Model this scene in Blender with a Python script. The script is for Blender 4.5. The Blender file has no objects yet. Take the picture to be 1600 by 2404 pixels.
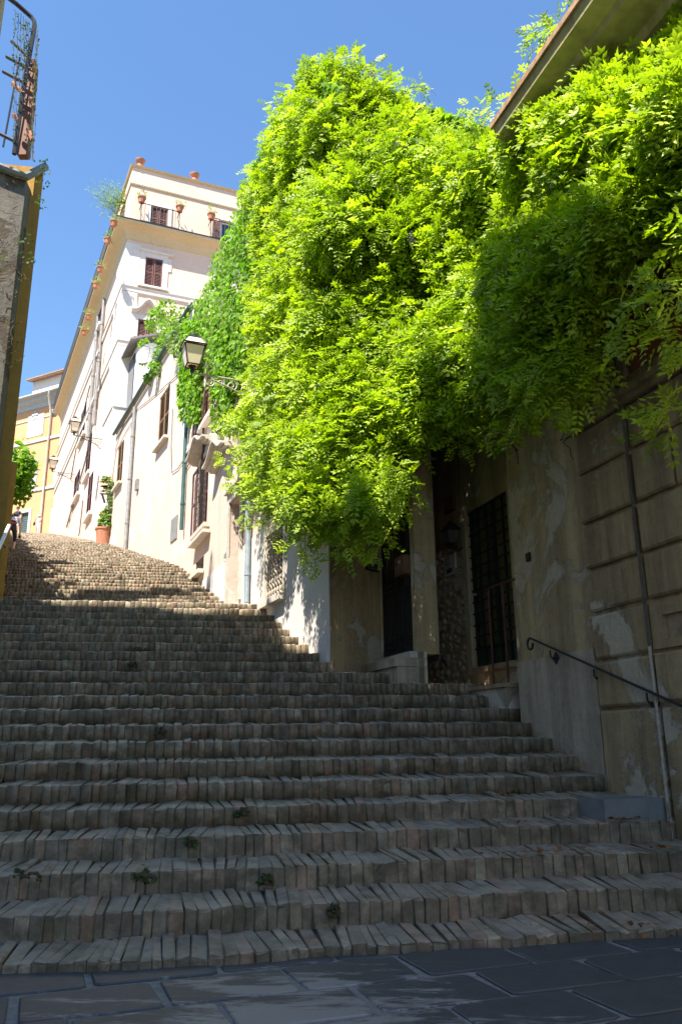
import bpy, bmesh, math, random
import numpy as np
from mathutils import Vector, Matrix
random.seed(7); RNG = np.random.default_rng(7)
SC = bpy.context.scene
COL = SC.collection
R = 0.17                      # one stair riser in metres; plan tables below are in risers
EYE = 7.9 * R
# ------------------------------------------------------------------ camera
PITCH = math.radians(16.08); ROLL = math.radians(-0.6)
cam_d = bpy.data.cameras.new('camera'); cam = bpy.data.objects.new('camera', cam_d); COL.objects.link(cam)
cam_d.sensor_fit = 'VERTICAL'; cam_d.sensor_height = 36.0; cam_d.sensor_width = 24.0; cam_d.lens = 28.05
cam_d.clip_start = 0.05; cam_d.clip_end = 2000
CM = Matrix.Rotation(math.pi / 2 + PITCH, 3, 'X') @ Matrix.Rotation(ROLL, 3, 'Z')
cam.matrix_world = Matrix.Translation((0, 0, EYE)) @ CM.to_4x4()
SC.camera = cam
# ------------------------------------------------------------------ sky, sun, exposure
SUN_A, SUN_E = math.radians(30), math.radians(58)      # azimuth left of straight behind, elevation
to_sun = Vector((-math.sin(SUN_A) * math.cos(SUN_E), -math.cos(SUN_A) * math.cos(SUN_E), math.sin(SUN_E)))
wd = bpy.data.worlds.new('World'); SC.world = wd; wd.use_nodes = True
nt = wd.node_tree; bg = nt.nodes['Background']
sky = nt.nodes.new('ShaderNodeTexSky'); sky.sky_type = 'NISHITA'; sky.sun_disc = False
sky.sun_elevation = SUN_E; sky.sun_rotation = math.atan2(to_sun.x, to_sun.y) % (2 * math.pi)
sky.air_density = 1.5; sky.dust_density = 0.0; sky.ozone_density = 10.0
nt.links.new(sky.outputs[0], bg.inputs[0]); bg.inputs[1].default_value = 0.083
sun_d = bpy.data.lights.new('sun', 'SUN'); sun_d.energy = 4.6; sun_d.angle = math.radians(0.5); sun_d.color = (1.0, 0.93, 0.82)
sun = bpy.data.objects.new('sun', sun_d); COL.objects.link(sun)
sun.rotation_euler = to_sun.to_track_quat('Z', 'Y').to_euler(); sun.location = (-20, -10, 40)
SC.view_settings.view_transform = 'Standard'; SC.view_settings.look = 'None'
SC.view_settings.exposure = 1.55; SC.view_settings.gamma = 1.0
SC.cycles.max_bounces = 8; SC.cycles.transparent_max_bounces = 8

# ------------------------------------------------------------------ helpers
def ray(px, py):
    d = CM @ Vector(((px - 800) / 1873.0, (1202 - py) / 1873.0, -1.0)); return d / d.y
def at(px, py, Yr):
    d = ray(px, py) * (Yr * R); return Vector((d.x, d.y, d.z + EYE))
WLOC = {}
def thing(name, label, cat, loc=(0, 0, 0), group=None):
    o = bpy.data.objects.new(name, None); COL.objects.link(o); o.location = loc; o.empty_display_size = .2
    o['label'] = label; o['category'] = cat
    if group: o['group'] = group
    WLOC[o.name] = Vector(loc); return o
def tag(o, label, cat, group=None):
    o['label'] = label; o['category'] = cat
    if group: o['group'] = group
    return o
def link(name, me, mat, parent=None, loc=None):
    o = bpy.data.objects.new(name, me); COL.objects.link(o)
    if mat is not None and not me.materials:
        for m in (mat if isinstance(mat, (list, tuple)) else [mat]): me.materials.append(m)
    base = Vector((0, 0, 0))
    if parent is not None:
        o.parent = parent; base = WLOC[parent.name]
    elif loc is not None:
        base = Vector(loc); o.location = base
    WLOC[o.name] = base
    return o, base
class MB:
    def __init__(s): s.v = []; s.f = []; s.m = []
    def add(s, vs, fs, m=0):
        b = len(s.v); s.v += [tuple(p) for p in vs]
        s.f += [tuple(i + b for i in f) for f in fs]; s.m += [m] * len(fs)
    def hexa(s, c, m=0):   # 8 corners: bottom loop, top loop
        s.add(c, [(3, 2, 1, 0), (4, 5, 6, 7), (0, 1, 5, 4), (1, 2, 6, 5), (2, 3, 7, 6), (3, 0, 4, 7)], m)
    def box(s, x0, x1, y0, y1, z0, z1, m=0):
        s.hexa([(x0, y0, z0), (x1, y0, z0), (x1, y1, z0), (x0, y1, z0), (x0, y0, z1), (x1, y0, z1), (x1, y1, z1), (x0, y1, z1)], m)
    def fbox(s, W, u0, u1, o0, o1, z0, z1, m=0):
        s.hexa([W.p(u0, o1, z0), W.p(u1, o1, z0), W.p(u1, o0, z0), W.p(u0, o0, z0), W.p(u0, o1, z1), W.p(u1, o1, z1), W.p(u1, o0, z1), W.p(u0, o0, z1)], m)
    def cham(s, W, u0, u1, o0, o1, z0, z1, c, m=0):  # box with chamfered outer face
        a = [W.p(u0, o0, z0), W.p(u1, o0, z0), W.p(u1, o0, z1), W.p(u0, o0, z1)]
        b = [W.p(u0, o1 - c, z0), W.p(u1, o1 - c, z0), W.p(u1, o1 - c, z1), W.p(u0, o1 - c, z1)]
        t = [W.p(u0 + c, o1, z0 + c), W.p(u1 - c, o1, z0 + c), W.p(u1 - c, o1, z1 - c), W.p(u0 + c, o1, z1 - c)]
        F = [(8, 9, 10, 11)]
        for i in range(4):
            j = (i + 1) % 4; F += [(i, j, 4 + j, 4 + i), (4 + i, 4 + j, 8 + j, 8 + i)]
        s.add(a + b + t, F, m)
    def tube(s, pts, rad, n=8, m=0, cap=True):
        pts = [Vector(p) for p in pts]; rs = rad if isinstance(rad, (list, tuple)) else [rad] * len(pts)
        b = len(s.v); ref = Vector((0, 0, 1))
        for i, p in enumerate(pts):
            t = (pts[min(i + 1, len(pts) - 1)] - pts[max(i - 1, 0)]).normalized()
            r0 = ref if abs(t.dot(ref)) < .95 else Vector((1, 0, 0))
            if i and abs(t.dot(px_)) < .9: a = (px_ - t * px_.dot(t)).normalized()
            else: a = t.cross(r0).normalized()
            px_ = a; c = t.cross(a)
            for k in range(n):
                w = 2 * math.pi * k / n; s.v.append(tuple(p + (a * math.cos(w) + c * math.sin(w)) * rs[i]))
        for i in range(len(pts) - 1):
            for k in range(n):
                s.f.append((b + i * n + k, b + i * n + (k + 1) % n, b + (i + 1) * n + (k + 1) % n, b + (i + 1) * n + k)); s.m.append(m)
        if cap:
            s.f.append(tuple(b + k for k in range(n))[::-1]); s.m.append(m)
            e = b + (len(pts) - 1) * n; s.f.append(tuple(e + k for k in range(n))); s.m.append(m)
    def lathe(s, c, prof, n=16, m=0, ax=None):
        c = Vector(c); b = len(s.v)
        for r, h in prof:
            for k in range(n):
                w = 2 * math.pi * k / n; s.v.append((c.x + r * math.cos(w), c.y + r * math.sin(w), c.z + h))
        for i in range(len(prof) - 1):
            for k in range(n):
                s.f.append((b + i * n + k, b + i * n + (k + 1) % n, b + (i + 1) * n + (k + 1) % n, b + (i + 1) * n + k)); s.m.append(m)
        s.f.append(tuple(b + k for k in range(n))[::-1]); s.m.append(m)
        e = b + (len(prof) - 1) * n; s.f.append(tuple(e + k for k in range(n))); s.m.append(m)
    def prism(s, poly, vec, m=0):
        n = len(poly); vec = Vector(vec); P = [Vector(p) for p in poly]
        s.add(P + [p + vec for p in P], [tuple(range(n))[::-1], tuple(range(n, 2 * n))] + [(i, (i + 1) % n, n + (i + 1) % n, n + i) for i in range(n)], m)
    def done(s, name, mat, parent=None, loc=None, smooth=False):
        me = bpy.data.meshes.new(name)
        o, base = link(name, me, mat, parent, loc)
        me.from_pydata([(a - base.x, b - base.y, c - base.z) for a, b, c in s.v], [], s.f)
        if any(s.m): me.polygons.foreach_set('material_index', s.m)
        me.update()
        bm = bmesh.new(); bm.from_mesh(me); bmesh.ops.recalc_face_normals(bm, faces=bm.faces); bm.to_mesh(me); bm.free()
        if smooth: me.shade_smooth(); me.set_sharp_from_angle(angle=math.radians(40))
        return o
def arr_mesh(name, V, F, mat, parent=None, loc=None, rnd=None, smooth=False):
    """numpy verts (N,3) and faces (M,k) to one mesh, with an optional per-vertex random attribute"""
    me = bpy.data.meshes.new(name); o, base = link(name, me, mat, parent, loc)
    V = np.asarray(V, np.float32) - np.array(base, np.float32); F = np.asarray(F, np.int32); k = F.shape[1]
    me.vertices.add(len(V)); me.vertices.foreach_set('co', V.ravel())
    me.loops.add(F.size); me.loops.foreach_set('vertex_index', F.ravel())
    me.polygons.add(len(F)); me.polygons.foreach_set('loop_start', np.arange(0, F.size, k, dtype=np.int32))
    me.polygons.foreach_set('loop_total', np.full(len(F), k, np.int32))
    if smooth: me.polygons.foreach_set('use_smooth', np.ones(len(F), bool))
    me.update(calc_edges=True)
    if rnd is not None:
        a = me.attributes.new('rnd', 'FLOAT', 'POINT'); a.data.foreach_set('value', np.asarray(rnd, np.float32))
    return o
def copy_thing(o, delta, label=None):
    c = o.copy(); COL.objects.link(c); c.location = o.location + Vector(delta); WLOC[c.name] = WLOC[o.name] + Vector(delta)
    if label: c['label'] = label
    for ch in [x for x in o.children]:
        d = ch.copy(); COL.objects.link(d); d.parent = c
        for g in [x for x in ch.children]:
            e = g.copy(); COL.objects.link(e); e.parent = d
    return c
class Wall:
    """vertical plane; u runs along it (m), o is the distance out of it towards the street, z is height"""
    def __init__(s, a, b, side=1):
        s.a = Vector((a[0] * R, a[1] * R, 0)); bb = Vector((b[0] * R, b[1] * R, 0)); d = bb - s.a
        s.L = d.length; s.d = d.normalized(); s.n = Vector((-s.d.y, s.d.x, 0)) * side
    def p(s, u, o, z):
        q = s.a + s.d * u + s.n * o; return Vector((q.x, q.y, z))
    def at(s, px, py, o=0.0):
        r = ray(px, py); org = s.a + s.n * o
        t = org.dot(s.n) / r.dot(s.n) if abs(r.dot(s.n)) > 1e-6 else 0
        q = r * t; return (q - org).dot(s.d), q.z + EYE
    def u(s, px, py=1300, o=0.0): return s.at(px, py, o)[0]
    def z(s, px, py, o=0.0): return s.at(px, py, o)[1]
def sheet(mb, W, u0, u1, z0, z1, ops=(), depth=.22, m=0):
    us = sorted({u0, u1, *[x for o in ops for x in o[:2]]}); zs = sorted({z0, z1, *[x for o in ops for x in o[2:4]]})
    us = [x for x in us if u0 <= x <= u1]; zs = [x for x in zs if z0 <= x <= z1]
    for i in range(len(us) - 1):
        for j in range(len(zs) - 1):
            cu, cz = (us[i] + us[i + 1]) / 2, (zs[j] + zs[j + 1]) / 2
            if any(o[0] < cu < o[1] and o[2] < cz < o[3] for o in ops): continue
            mb.add([W.p(us[i], 0, zs[j]), W.p(us[i + 1], 0, zs[j]), W.p(us[i + 1], 0, zs[j + 1]), W.p(us[i], 0, zs[j + 1])], [(0, 1, 2, 3)], m)
    for a, b, c, d in ops:
        for q in ([(a, c), (b, c)], [(b, c), (b, d)], [(b, d), (a, d)], [(a, d), (a, c)]):
            mb.add([W.p(q[0][0], 0, q[0][1]), W.p(q[1][0], 0, q[1][1]), W.p(q[1][0], -depth, q[1][1]), W.p(q[0][0], -depth, q[0][1])], [(0, 1, 2, 3)], m)
# ------------------------------------------------------------------ materials
def nodes(name):
    m = bpy.data.materials.new(name); m.use_nodes = True; t = m.node_tree; b = t.nodes['Principled BSDF']
    return m, t, b
def N(t, typ, **k):
    n = t.nodes.new(typ)
    for a, v in k.items():
        if a in n.inputs: n.inputs[a].default_value = v
        else: setattr(n, a, v)
    return n
def ramp(t, fac, stops):
    r = t.nodes.new('ShaderNodeValToRGB'); e = r.color_ramp.elements
    while len(e) < len(stops): e.new(.5)
    for i, (p, c) in enumerate(stops): e[i].position = p; e[i].color = (*c, 1) if len(c) == 3 else c
    t.links.new(fac, r.inputs[0]); return r.outputs[0]
def mix(t, fac, a, b, mode='MIX'):
    n = t.nodes.new('ShaderNodeMix'); n.data_type = 'RGBA'; n.blend_type = mode
    for s, v in ((0, fac), (6, a), (7, b)):
        if hasattr(v, 'is_linked') or hasattr(v, 'links'): t.links.new(v, n.inputs[s])
        else: n.inputs[s].default_value = v if s == 0 else ((*v, 1) if len(v) == 3 else v)
    return n.outputs[2]
def coords(t, scale=(1, 1, 1)):
    g = t.nodes.new('ShaderNodeNewGeometry'); mp = t.nodes.new('ShaderNodeMapping'); mp.inputs['Scale'].default_value = scale
    t.links.new(g.outputs['Position'], mp.inputs['Vector']); return mp.outputs[0]
def noise(t, scale, detail=4, rough=.6, vec=None, dist=0):
    n = N(t, 'ShaderNodeTexNoise', Scale=scale, Detail=detail, Roughness=rough, Distortion=dist)
    if vec is not None: t.links.new(vec, n.inputs['Vector'])
    return n.outputs['Fac']
def bump(t, b, h, strength=.3, dist=.02):
    n = N(t, 'ShaderNodeBump', Strength=strength, Distance=dist); t.links.new(h, n.inputs['Height']); t.links.new(n.outputs[0], b.inputs['Normal'])
def plain(name, col, rough=.6, metal=0, var=.25, sc=8, bmp=.15):
    m, t, b = nodes(name); v = coords(t)
    f = noise(t, sc, 5, .65, v); lo = tuple(c * (1 - var) for c in col); hi = tuple(min(c * (1 + var), 1) for c in col)
    t.links.new(ramp(t, f, [(.3, lo), (.7, hi)]), b.inputs['Base Color']); b.inputs['Roughness'].default_value = rough; b.inputs['Metallic'].default_value = metal
    if bmp: bump(t, b, noise(t, sc * 6, 4, .6, v), bmp, .01)
    return m
def plaster(name, a, b2, stain, patch=None, p_amt=.62, s_amt=.55, streak=.6, rough=.9, sc=.55, bmp=.35):
    """lime plaster: two tones in clouds, weather streaks running down, optional patches where the top coat has gone"""
    m, t, b = nodes(name); v = coords(t); vs = coords(t, (2.2, 2.2, .18))
    c = ramp(t, noise(t, sc, 6, .62, v, .3), [(.32, a), (.68, b2)])
    c = mix(t, ramp(t, noise(t, 1.4, 6, .7, vs), [(s_amt, (0, 0, 0)), (s_amt + .22, (streak,) * 3)]), c, stain)
    fine = noise(t, 9, 6, .7, v)
    c = mix(t, .35, c, ramp(t, fine, [(.25, tuple(x * .72 for x in a)), (.75, tuple(min(1, x * 1.12) for x in b2))]))
    h = fine
    if patch is not None:
        pm = ramp(t, noise(t, .8, 9, .66, v, .5), [(p_amt, (0, 0, 0)), (p_amt + .035, (1, 1, 1))])
        c = mix(t, pm, c, ramp(t, noise(t, 14, 4, .7, v), [(.3, tuple(x * .75 for x in patch)), (.7, patch)]))
        mm = N(t, 'ShaderNodeMath', operation='MULTIPLY_ADD'); t.links.new(pm, mm.inputs[0]); mm.inputs[1].default_value = -.7; t.links.new(fine, mm.inputs[2]); h = mm.outputs[0]
    t.links.new(c, b.inputs['Base Color']); b.inputs['Roughness'].default_value = rough
    bump(t, b, h, bmp, .03); return m
def leafmat(name, lo, hi, tr, rough=.5):
    m, t, b = nodes(name); out = t.nodes['Material Output']
    a = N(t, 'ShaderNodeAttribute', attribute_name='rnd'); c = ramp(t, a.outputs['Fac'], [(0, lo), (.88, hi), (1, tuple(min(1, x * 1.35 + .05) for x in hi))])
    c2 = mix(t, .3, c, ramp(t, noise(t, 1.1, 3, .6, coords(t)), [(.35, lo), (.65, hi)]))
    t.links.new(c2, b.inputs['Base Color']); b.inputs['Roughness'].default_value = rough; b.inputs['Specular IOR Level'].default_value = .25
    tl = N(t, 'ShaderNodeBsdfTranslucent'); t.links.new(mix(t, 1.0, c2, tr, 'MULTIPLY'), tl.inputs['Color'])
    ad = t.nodes.new('ShaderNodeAddShader'); t.links.new(b.outputs[0], ad.inputs[0]); t.links.new(tl.outputs[0], ad.inputs[1])
    t.links.new(ad.outputs[0], out.inputs['Surface']); return m
M = {}
M['pink'] = plaster('pink_plaster', (.58, .44, .35), (.66, .54, .45), (.36, .27, .21), (.70, .65, .59), .55, .53, .6)
M['grey_base'] = plaster('pale_base_plaster', (.56, .53, .49), (.64, .61, .57), (.30, .27, .24), (.46, .38, .31), .70, .58, .5)
M['peach'] = plaster('peach_plaster', (.70, .50, .39), (.76, .60, .49), (.50, .37, .29), (.60, .28, .17), .70, .56, .5)
M['white'] = plaster('white_plaster', (.68, .62, .56), (.74, .69, .64), (.44, .38, .32), None, s_amt=.56, streak=.5, bmp=.15)
M['cove'] = plaster('cove_plaster', (.60, .46, .27), (.66, .53, .34), (.4, .29, .16), None, streak=.4, bmp=.1)
M['orange'] = plaster('orange_plaster', (.60, .31, .145), (.64, .355, .18), (.48, .27, .15), None, s_amt=.66, streak=.25, bmp=.1)
M['greytrim'] = plain('grey_trim', (.42, .43, .43), .8)
M['ochre'] = plaster('ochre_plaster', (.34, .19, .03), (.46, .27, .055), (.15, .11, .06), (.26, .21, .14), .66, .46, .9, sc=1.0)
M['oldgrey'] = plaster('old_grey_wall', (.13, .115, .09), (.21, .19, .16), (.05, .045, .035), (.10, .075, .05), .55, .45, .8, sc=1.3, bmp=.6)
M['shade'] = plaster('weathered_ochre_plaster', (.42, .30, .15), (.58, .44, .25), (.15, .10, .05), (.54, .46, .34), .555, .40, .95, sc=.9, bmp=.8)
M['block'] = plaster('weathered_block_plaster', (.40, .28, .14), (.56, .42, .24), (.09, .065, .035), (.58, .50, .37), .55, .38, .95, sc=1.1, bmp=.8)
M['plinth'] = plaster('grey_plinth_plaster', (.42, .34, .24), (.56, .47, .35), (.15, .11, .075), (.64, .57, .47), .57, .41, .9, sc=1.2, bmp=.8)
M['red'] = plaster('red_plaster', (.30, .075, .03), (.40, .12, .05), (.16, .06, .035), None, streak=.6)
M['eave'] = plaster('mossy_eave', (.38, .34, .15), (.54, .50, .26), (.15, .13, .06), (.60, .57, .44), .62, .47, .8, sc=2)
M['stone'] = plain('rubble_stone', (.34, .24, .15), .95, var=.45, sc=5, bmp=.6)
M['travertine'] = plain('travertine', (.52, .47, .40), .75, var=.2, sc=6)
M['concrete'] = plain('concrete', (.20, .205, .20), .9, var=.2, sc=5)
M['shutter'] = plain('brown_shutter_paint', (.17, .075, .065), .55, var=.25, sc=5)
M['shutter2'] = plain('olive_shutter_paint', (.23, .13, .05), .55, var=.3)
M['wshutter'] = plain('white_shutter_paint', (.75, .75, .76), .55, var=.06)
M['oldwood'] = plain('grey_brown_door', (.20, .155, .15), .6, var=.25, sc=4)
M['green'] = plain('dark_green_paint', (.03, .055, .035), .5, var=.4)
M['iron'] = plain('black_iron', (.022, .022, .023), .5, .3, var=.5, sc=30)
M['rust'] = plain('rusty_iron', (.10, .035, .02), .8, .2, var=.5, sc=25)
M['paleiron'] = plain('pale_iron', (.42, .37, .30), .6, .1, var=.4, sc=20)
M['pipe_grey'] = plain('zinc_pipe', (.27, .26, .25), .5, .4, var=.25, sc=6)
M['pipe_green'] = plain('verdigris_pipe', (.045, .11, .10), .5, .3, var=.3, sc=6)
M['pipe_blue'] = plain('blue_grey_pipe', (.30, .36, .41), .5, .3, var=.25, sc=6)
M['pipe_cream'] = plain('cream_pipe', (.62, .56, .46), .6, 0, var=.15)
M['terracotta'] = plain('terracotta', (.42, .18, .10), .85, var=.25, sc=10)
M['tile'] = plain('roof_tile', (.36, .22, .13), .9, var=.45, sc=12)
M['redpaint'] = plain('red_paint', (.62, .015, .03), .4, var=.08)
M['dark'] = plain('dark_interior', (.035, .035, .03), .9, var=.2, bmp=0)
M['mortar'] = plain('dirt_mortar', (.12, .10, .07), 1, var=.5, sc=14, bmp=.5)
M['wood'] = plain('warm_wood', (.16, .065, .03), .7, var=.35, sc=5)
M['white_paint'] = plain('white_paint', (.78, .78, .76), .5, var=.05)
M['black_paint'] = plain('black_paint', (.01, .01, .01), .4, var=.2)
M['cable'] = plain('cable', (.09, .075, .065), .7, var=.3)
M['stem'] = plain('vine_stem', (.085, .055, .03), .9, var=.4, sc=20)
M['flower'] = plain('wisteria_flower', (.42, .30, .62), .7, var=.25, sc=30, bmp=0)
M['dryleaf'] = plain('dry_leaf', (.26, .11, .035), .8, var=.5, sc=40, bmp=0)
M['wist'] = leafmat('wisteria_leaf', (.075, .130, .006), (.255, .325, .014), (1.03, 1.12, .3))
M['ivy'] = leafmat('ivy_leaf', (.045, .11, .007), (.135, .23, .014), (.9, 1.05, .35), .75)
M['weed'] = leafmat('weed_leaf', (.02, .05, .012), (.05, .085, .02), (.6, .8, .4), .7)
M['shrub'] = leafmat('shrub_leaf', (.05, .10, .02), (.14, .20, .045), (.9, 1, .5))
M['drytwig'] = plain('dry_twig', (.11, .08, .05), .95, var=.4)
m, t, b = nodes('window_glass'); b.inputs['Base Color'].default_value = (.02, .04, .08, 1); b.inputs['Roughness'].default_value = .04; b.inputs['Specular IOR Level'].default_value = .8; M['glass'] = m
m, t, b = nodes('lantern_glass'); b.inputs['Base Color'].default_value = (.55, .50, .40, 1); b.inputs['Roughness'].default_value = .35; M['lampglass'] = m
M['porchglass'] = plain('smoky_lantern_glass', (.10, .10, .085), .3, var=.2, bmp=0)
tl = N(t, 'ShaderNodeBsdfTranslucent'); tl.inputs[0].default_value = (.45, .40, .3, 1); ad = t.nodes.new('ShaderNodeAddShader')
t.links.new(b.outputs[0], ad.inputs[0]); t.links.new(tl.outputs[0], ad.inputs[1]); t.links.new(ad.outputs[0], t.nodes['Material Output'].inputs[0])
# bricks: every brick its own tone through the attribute, mossy patches, riser shade and tread light painted in with the dirt and wear
def brickmat(name, moss=True):
    m, t, b = nodes(name); v = coords(t)
    a = N(t, 'ShaderNodeAttribute', attribute_name='rnd')
    oi = N(t, 'ShaderNodeObjectInfo'); s = N(t, 'ShaderNodeMath', operation='ADD'); t.links.new(a.outputs['Fac'], s.inputs[0]); t.links.new(oi.outputs['Random'], s.inputs[1])
    fr = N(t, 'ShaderNodeMath', operation='FRACT'); t.links.new(s.outputs[0], fr.inputs[0])
    c = ramp(t, fr.outputs[0], [(0, (.20, .145, .09)), (.2, (.42, .31, .19)), (.4, (.28, .21, .145)), (.58, (.50, .39, .25)), (.74, (.44, .22, .125)), (.88, (.60, .50, .34)), (1, (.19, .145, .105))])
    c = mix(t, ramp(t, noise(t, 22, 6, .7, v), [(.35, (0, 0, 0)), (.75, (.7, .7, .7))]), c, (.36, .31, .23))
    c = mix(t, ramp(t, noise(t, 6, 6, .7, v), [(.43, (0, 0, 0)), (.64, (.85, .85, .85))]), c, (.085, .068, .042))
    c = mix(t, ramp(t, noise(t, 2.3, 7, .7, v), [(.52, (0, 0, 0)), (.68, (.7, .7, .7))]), c, (.055, .06, .02))
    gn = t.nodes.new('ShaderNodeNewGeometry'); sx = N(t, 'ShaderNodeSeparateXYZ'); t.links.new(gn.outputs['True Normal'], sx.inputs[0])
    grime_shade = N(t, 'ShaderNodeMath', operation='MULTIPLY'); t.links.new(ramp(t, sx.outputs['Z'], [(.25, (1, 1, 1)), (.7, (0, 0, 0))]), grime_shade.inputs[0]); t.links.new(ramp(t, noise(t, 9, 6, .7, v), [(.31, (.14, .14, .14)), (.66, (.80, .80, .80))]), grime_shade.inputs[1])
    c = mix(t, grime_shade.outputs[0], c, (.088, .068, .038))  # upright faces coloured darker: dirt plus painted riser shade
    worn_light = N(t, 'ShaderNodeMath', operation='MULTIPLY'); t.links.new(ramp(t, sx.outputs['Z'], [(.5, (0, 0, 0)), (.9, (1, 1, 1))]), worn_light.inputs[0]); t.links.new(ramp(t, noise(t, 5, 5, .6, v), [(.35, (.1, .1, .1)), (.65, (.6, .6, .6))]), worn_light.inputs[1])
    c = mix(t, worn_light.outputs[0], c, (.46, .41, .34))  # upward faces coloured paler: wear plus painted skylight on the treads
    t.links.new(c, b.inputs['Base Color']); b.inputs['Roughness'].default_value = .55
    bump(t, b, noise(t, 55, 6, .72, v), .55, .012); return m
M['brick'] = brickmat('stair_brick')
m, t, b = nodes('basalt_slab'); v = coords(t)
oi = N(t, 'ShaderNodeObjectInfo')
c = ramp(t, noise(t, 7, 6, .65, v), [(.3, (.065, .070, .072)), (.7, (.10, .105, .108))])
c = mix(t, mix(t, .5, oi.outputs['Random'], (.2, .2, .2)), c, (.06, .07, .085))
vd = coords(t, (1.1, 4.5, 1)); dn = noise(t, 1.5, 8, .72, vd, .4)
gm = N(t, 'ShaderNodeVectorMath', operation='DISTANCE'); gp = t.nodes.new('ShaderNodeNewGeometry'); t.links.new(gp.outputs['Position'], gm.inputs[0]); gm.inputs[1].default_value = (-.25, 4.0, 0)
sub = N(t, 'ShaderNodeMath', operation='MULTIPLY_ADD'); t.links.new(gm.outputs['Value'], sub.inputs[0]); sub.inputs[1].default_value = -.17; t.links.new(dn, sub.inputs[2])
c = mix(t, ramp(t, sub.outputs[0], [(.36, (0, 0, 0)), (.44, (.8, .8, .8))]), c, (.36, .35, .33))
t.links.new(c, b.inputs['Base Color']); b.inputs['Roughness'].default_value = .48; bump(t, b, noise(t, 30, 6, .7, v), .35, .012); M['slab'] = m
M['joint'] = plain('slab_joint', (.24, .235, .225), .95, var=.3, sc=20)
# ------------------------------------------------------------------ plan of the place (in risers)
GZ = 0.118
def kz(k): return k * R
P1 = (-.97, 64.6); P2 = (-25.8, 126.6); P3 = (-56.3, 187.6); C6 = (-58.5, 192.0); P5 = (-121, 322)
GL = (3.2, 69.0); GR = (5.7, 62.06)
w2x = lambda Y: 30.34 - .333 * Y
w3x = lambda Y: 32.5 - .333 * Y
W1 = Wall((w2x(-14), -14), (w2x(46.8), 46.8)); W2 = Wall((w2x(46.8), 46.8), (w2x(54.9), 54.9))
W3 = Wall((w3x(54.2), 54.2), (w3x(76), 76)); WG = Wall(GR, GL); WS = Wall(P1, GL, -1)
W4 = Wall(P1, P2); W5 = Wall(P2, P3); S6 = Wall(C6, P5)
F6 = Wall(C6, (C6[0] + .92 * 95, C6[1] + .39 * 95), -1)
LC = (-34.7, 79.5)                                  # corner of the ochre wall on the left
llx = lambda Y: (-31 - .146 * (Y - 59)) if Y < 80 else -36 - .475 * (Y - 80)
def right_x(Y):
    if Y < 62.0: return w2x(Y)
    if Y < 64.6: return 5.2
    for a, b in ((P1, P2), (P2, P3), (P3, C6), (C6, P5)):
        if Y <= b[1]: return a[0] + (b[0] - a[0]) * (Y - a[1]) / (b[1] - a[1])
    return P5[0] + 2
S_TAB = []                                          # (nosing station, tread) for each step
for k in range(1, 23): S_TAB.append((30.9 + 2.58 * (k - 1), 2.58))
S_TAB += [(91.5, 6.2), (98.2, 2.9)]
s_ = 101.1
while s_ < 131.2: S_TAB.append((s_, 2.87)); s_ += 2.87
while s_ < 197.7: S_TAB.append((s_, 3.46)); s_ += 3.46
while s_ < 333: S_TAB.append((s_, 3.83)); s_ += 3.83
NK = len(S_TAB); TOPZ = kz(NK)
_cx = [-40, -13, -6.5, 0, 8.4, 17, 25]; _cy = [-5.0, -1.9, -1.17, .25, 1.9, 3.2, 4.6]
def rowY(k, s, X):
    w = min(max((k - 3) / 6, 0), 1); c = np.interp(X, _cx, _cy) * (1 - w) + .18 * X * w
    return s + c + .10 * math.sin(X * .55 + k * 1.7) + .06 * math.sin(X * 1.3 + k * 2.9)
def stair_z(X, Y):                                  # X, Y in risers; height of the tread there
    z = GZ
    for k in range(1, NK + 1):
        if Y >= rowY(k, S_TAB[k - 1][0], X): z = kz(k)
        elif k > 3: break
    return z
def struct(o): o['kind'] = 'structure'; return o
# ------------------------------------------------------------------ ground and slabs
mb = MB(); g = 900.0
mb.add([(-g, -g, GZ - .06), (g, -g, GZ - .06), (g, g, GZ - .06), (-g, g, GZ - .06)], [(0, 1, 2, 3)])
ground = struct(mb.done('ground', M['mortar']))
mb = MB(); mb.box(-7, 8, -6, 7.6, GZ - .055, GZ - .012); pav = struct(mb.done('pavement', M['joint']))
ud = Vector((.94, .34, 0)); vd_ = Vector((.34, -.94, 0)); o0 = Vector((.68, 4.95, 0))
for j in range(-3, 6):
    off = [0, .31, .12, .45][j % 4]
    for i in range(-6, 5):
        u0 = i * .70 + off; v0 = j * .48
        c = o0 + ud * (u0 + .35) + vd_ * (v0 + .24)
        if c.y < 2.6 or c.y > 6.9 or abs(c.x) > .62 * c.y + .8: continue
        q = []
        for du, dv in ((.018, .018), (.682, .018), (.682, .462), (.018, .462)):
            p = o0 + ud * (u0 + du + random.uniform(-.016, .016)) + vd_ * (v0 + dv + random.uniform(-.016, .016)); q.append(p)
        cc = sum(q, Vector()) / 4; dz = random.uniform(-.003, .003)
        n8 = []
        for a, bq in zip(q, q[1:] + q[:1]):           # cut corners
            n8 += [a.lerp(bq, .05), a.lerp(bq, .95)]
        mb = MB(); bot = [Vector((p.x, p.y, GZ - .03)) for p in n8]; mid = [Vector((p.x, p.y, GZ - .006 + dz)) for p in n8]
        top = [Vector((*p.lerp(cc, .025).xy, GZ + dz)) for p in n8]
        F = [tuple(range(16, 24))]
        for i2 in range(8):
            j2 = (i2 + 1) % 8; F += [(i2, j2, 8 + j2, 8 + i2), (8 + i2, 8 + j2, 16 + j2, 16 + i2)]
        mb.add(bot + mid + top, F); mb.done('paving_slab', M['slab'], pav)
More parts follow.
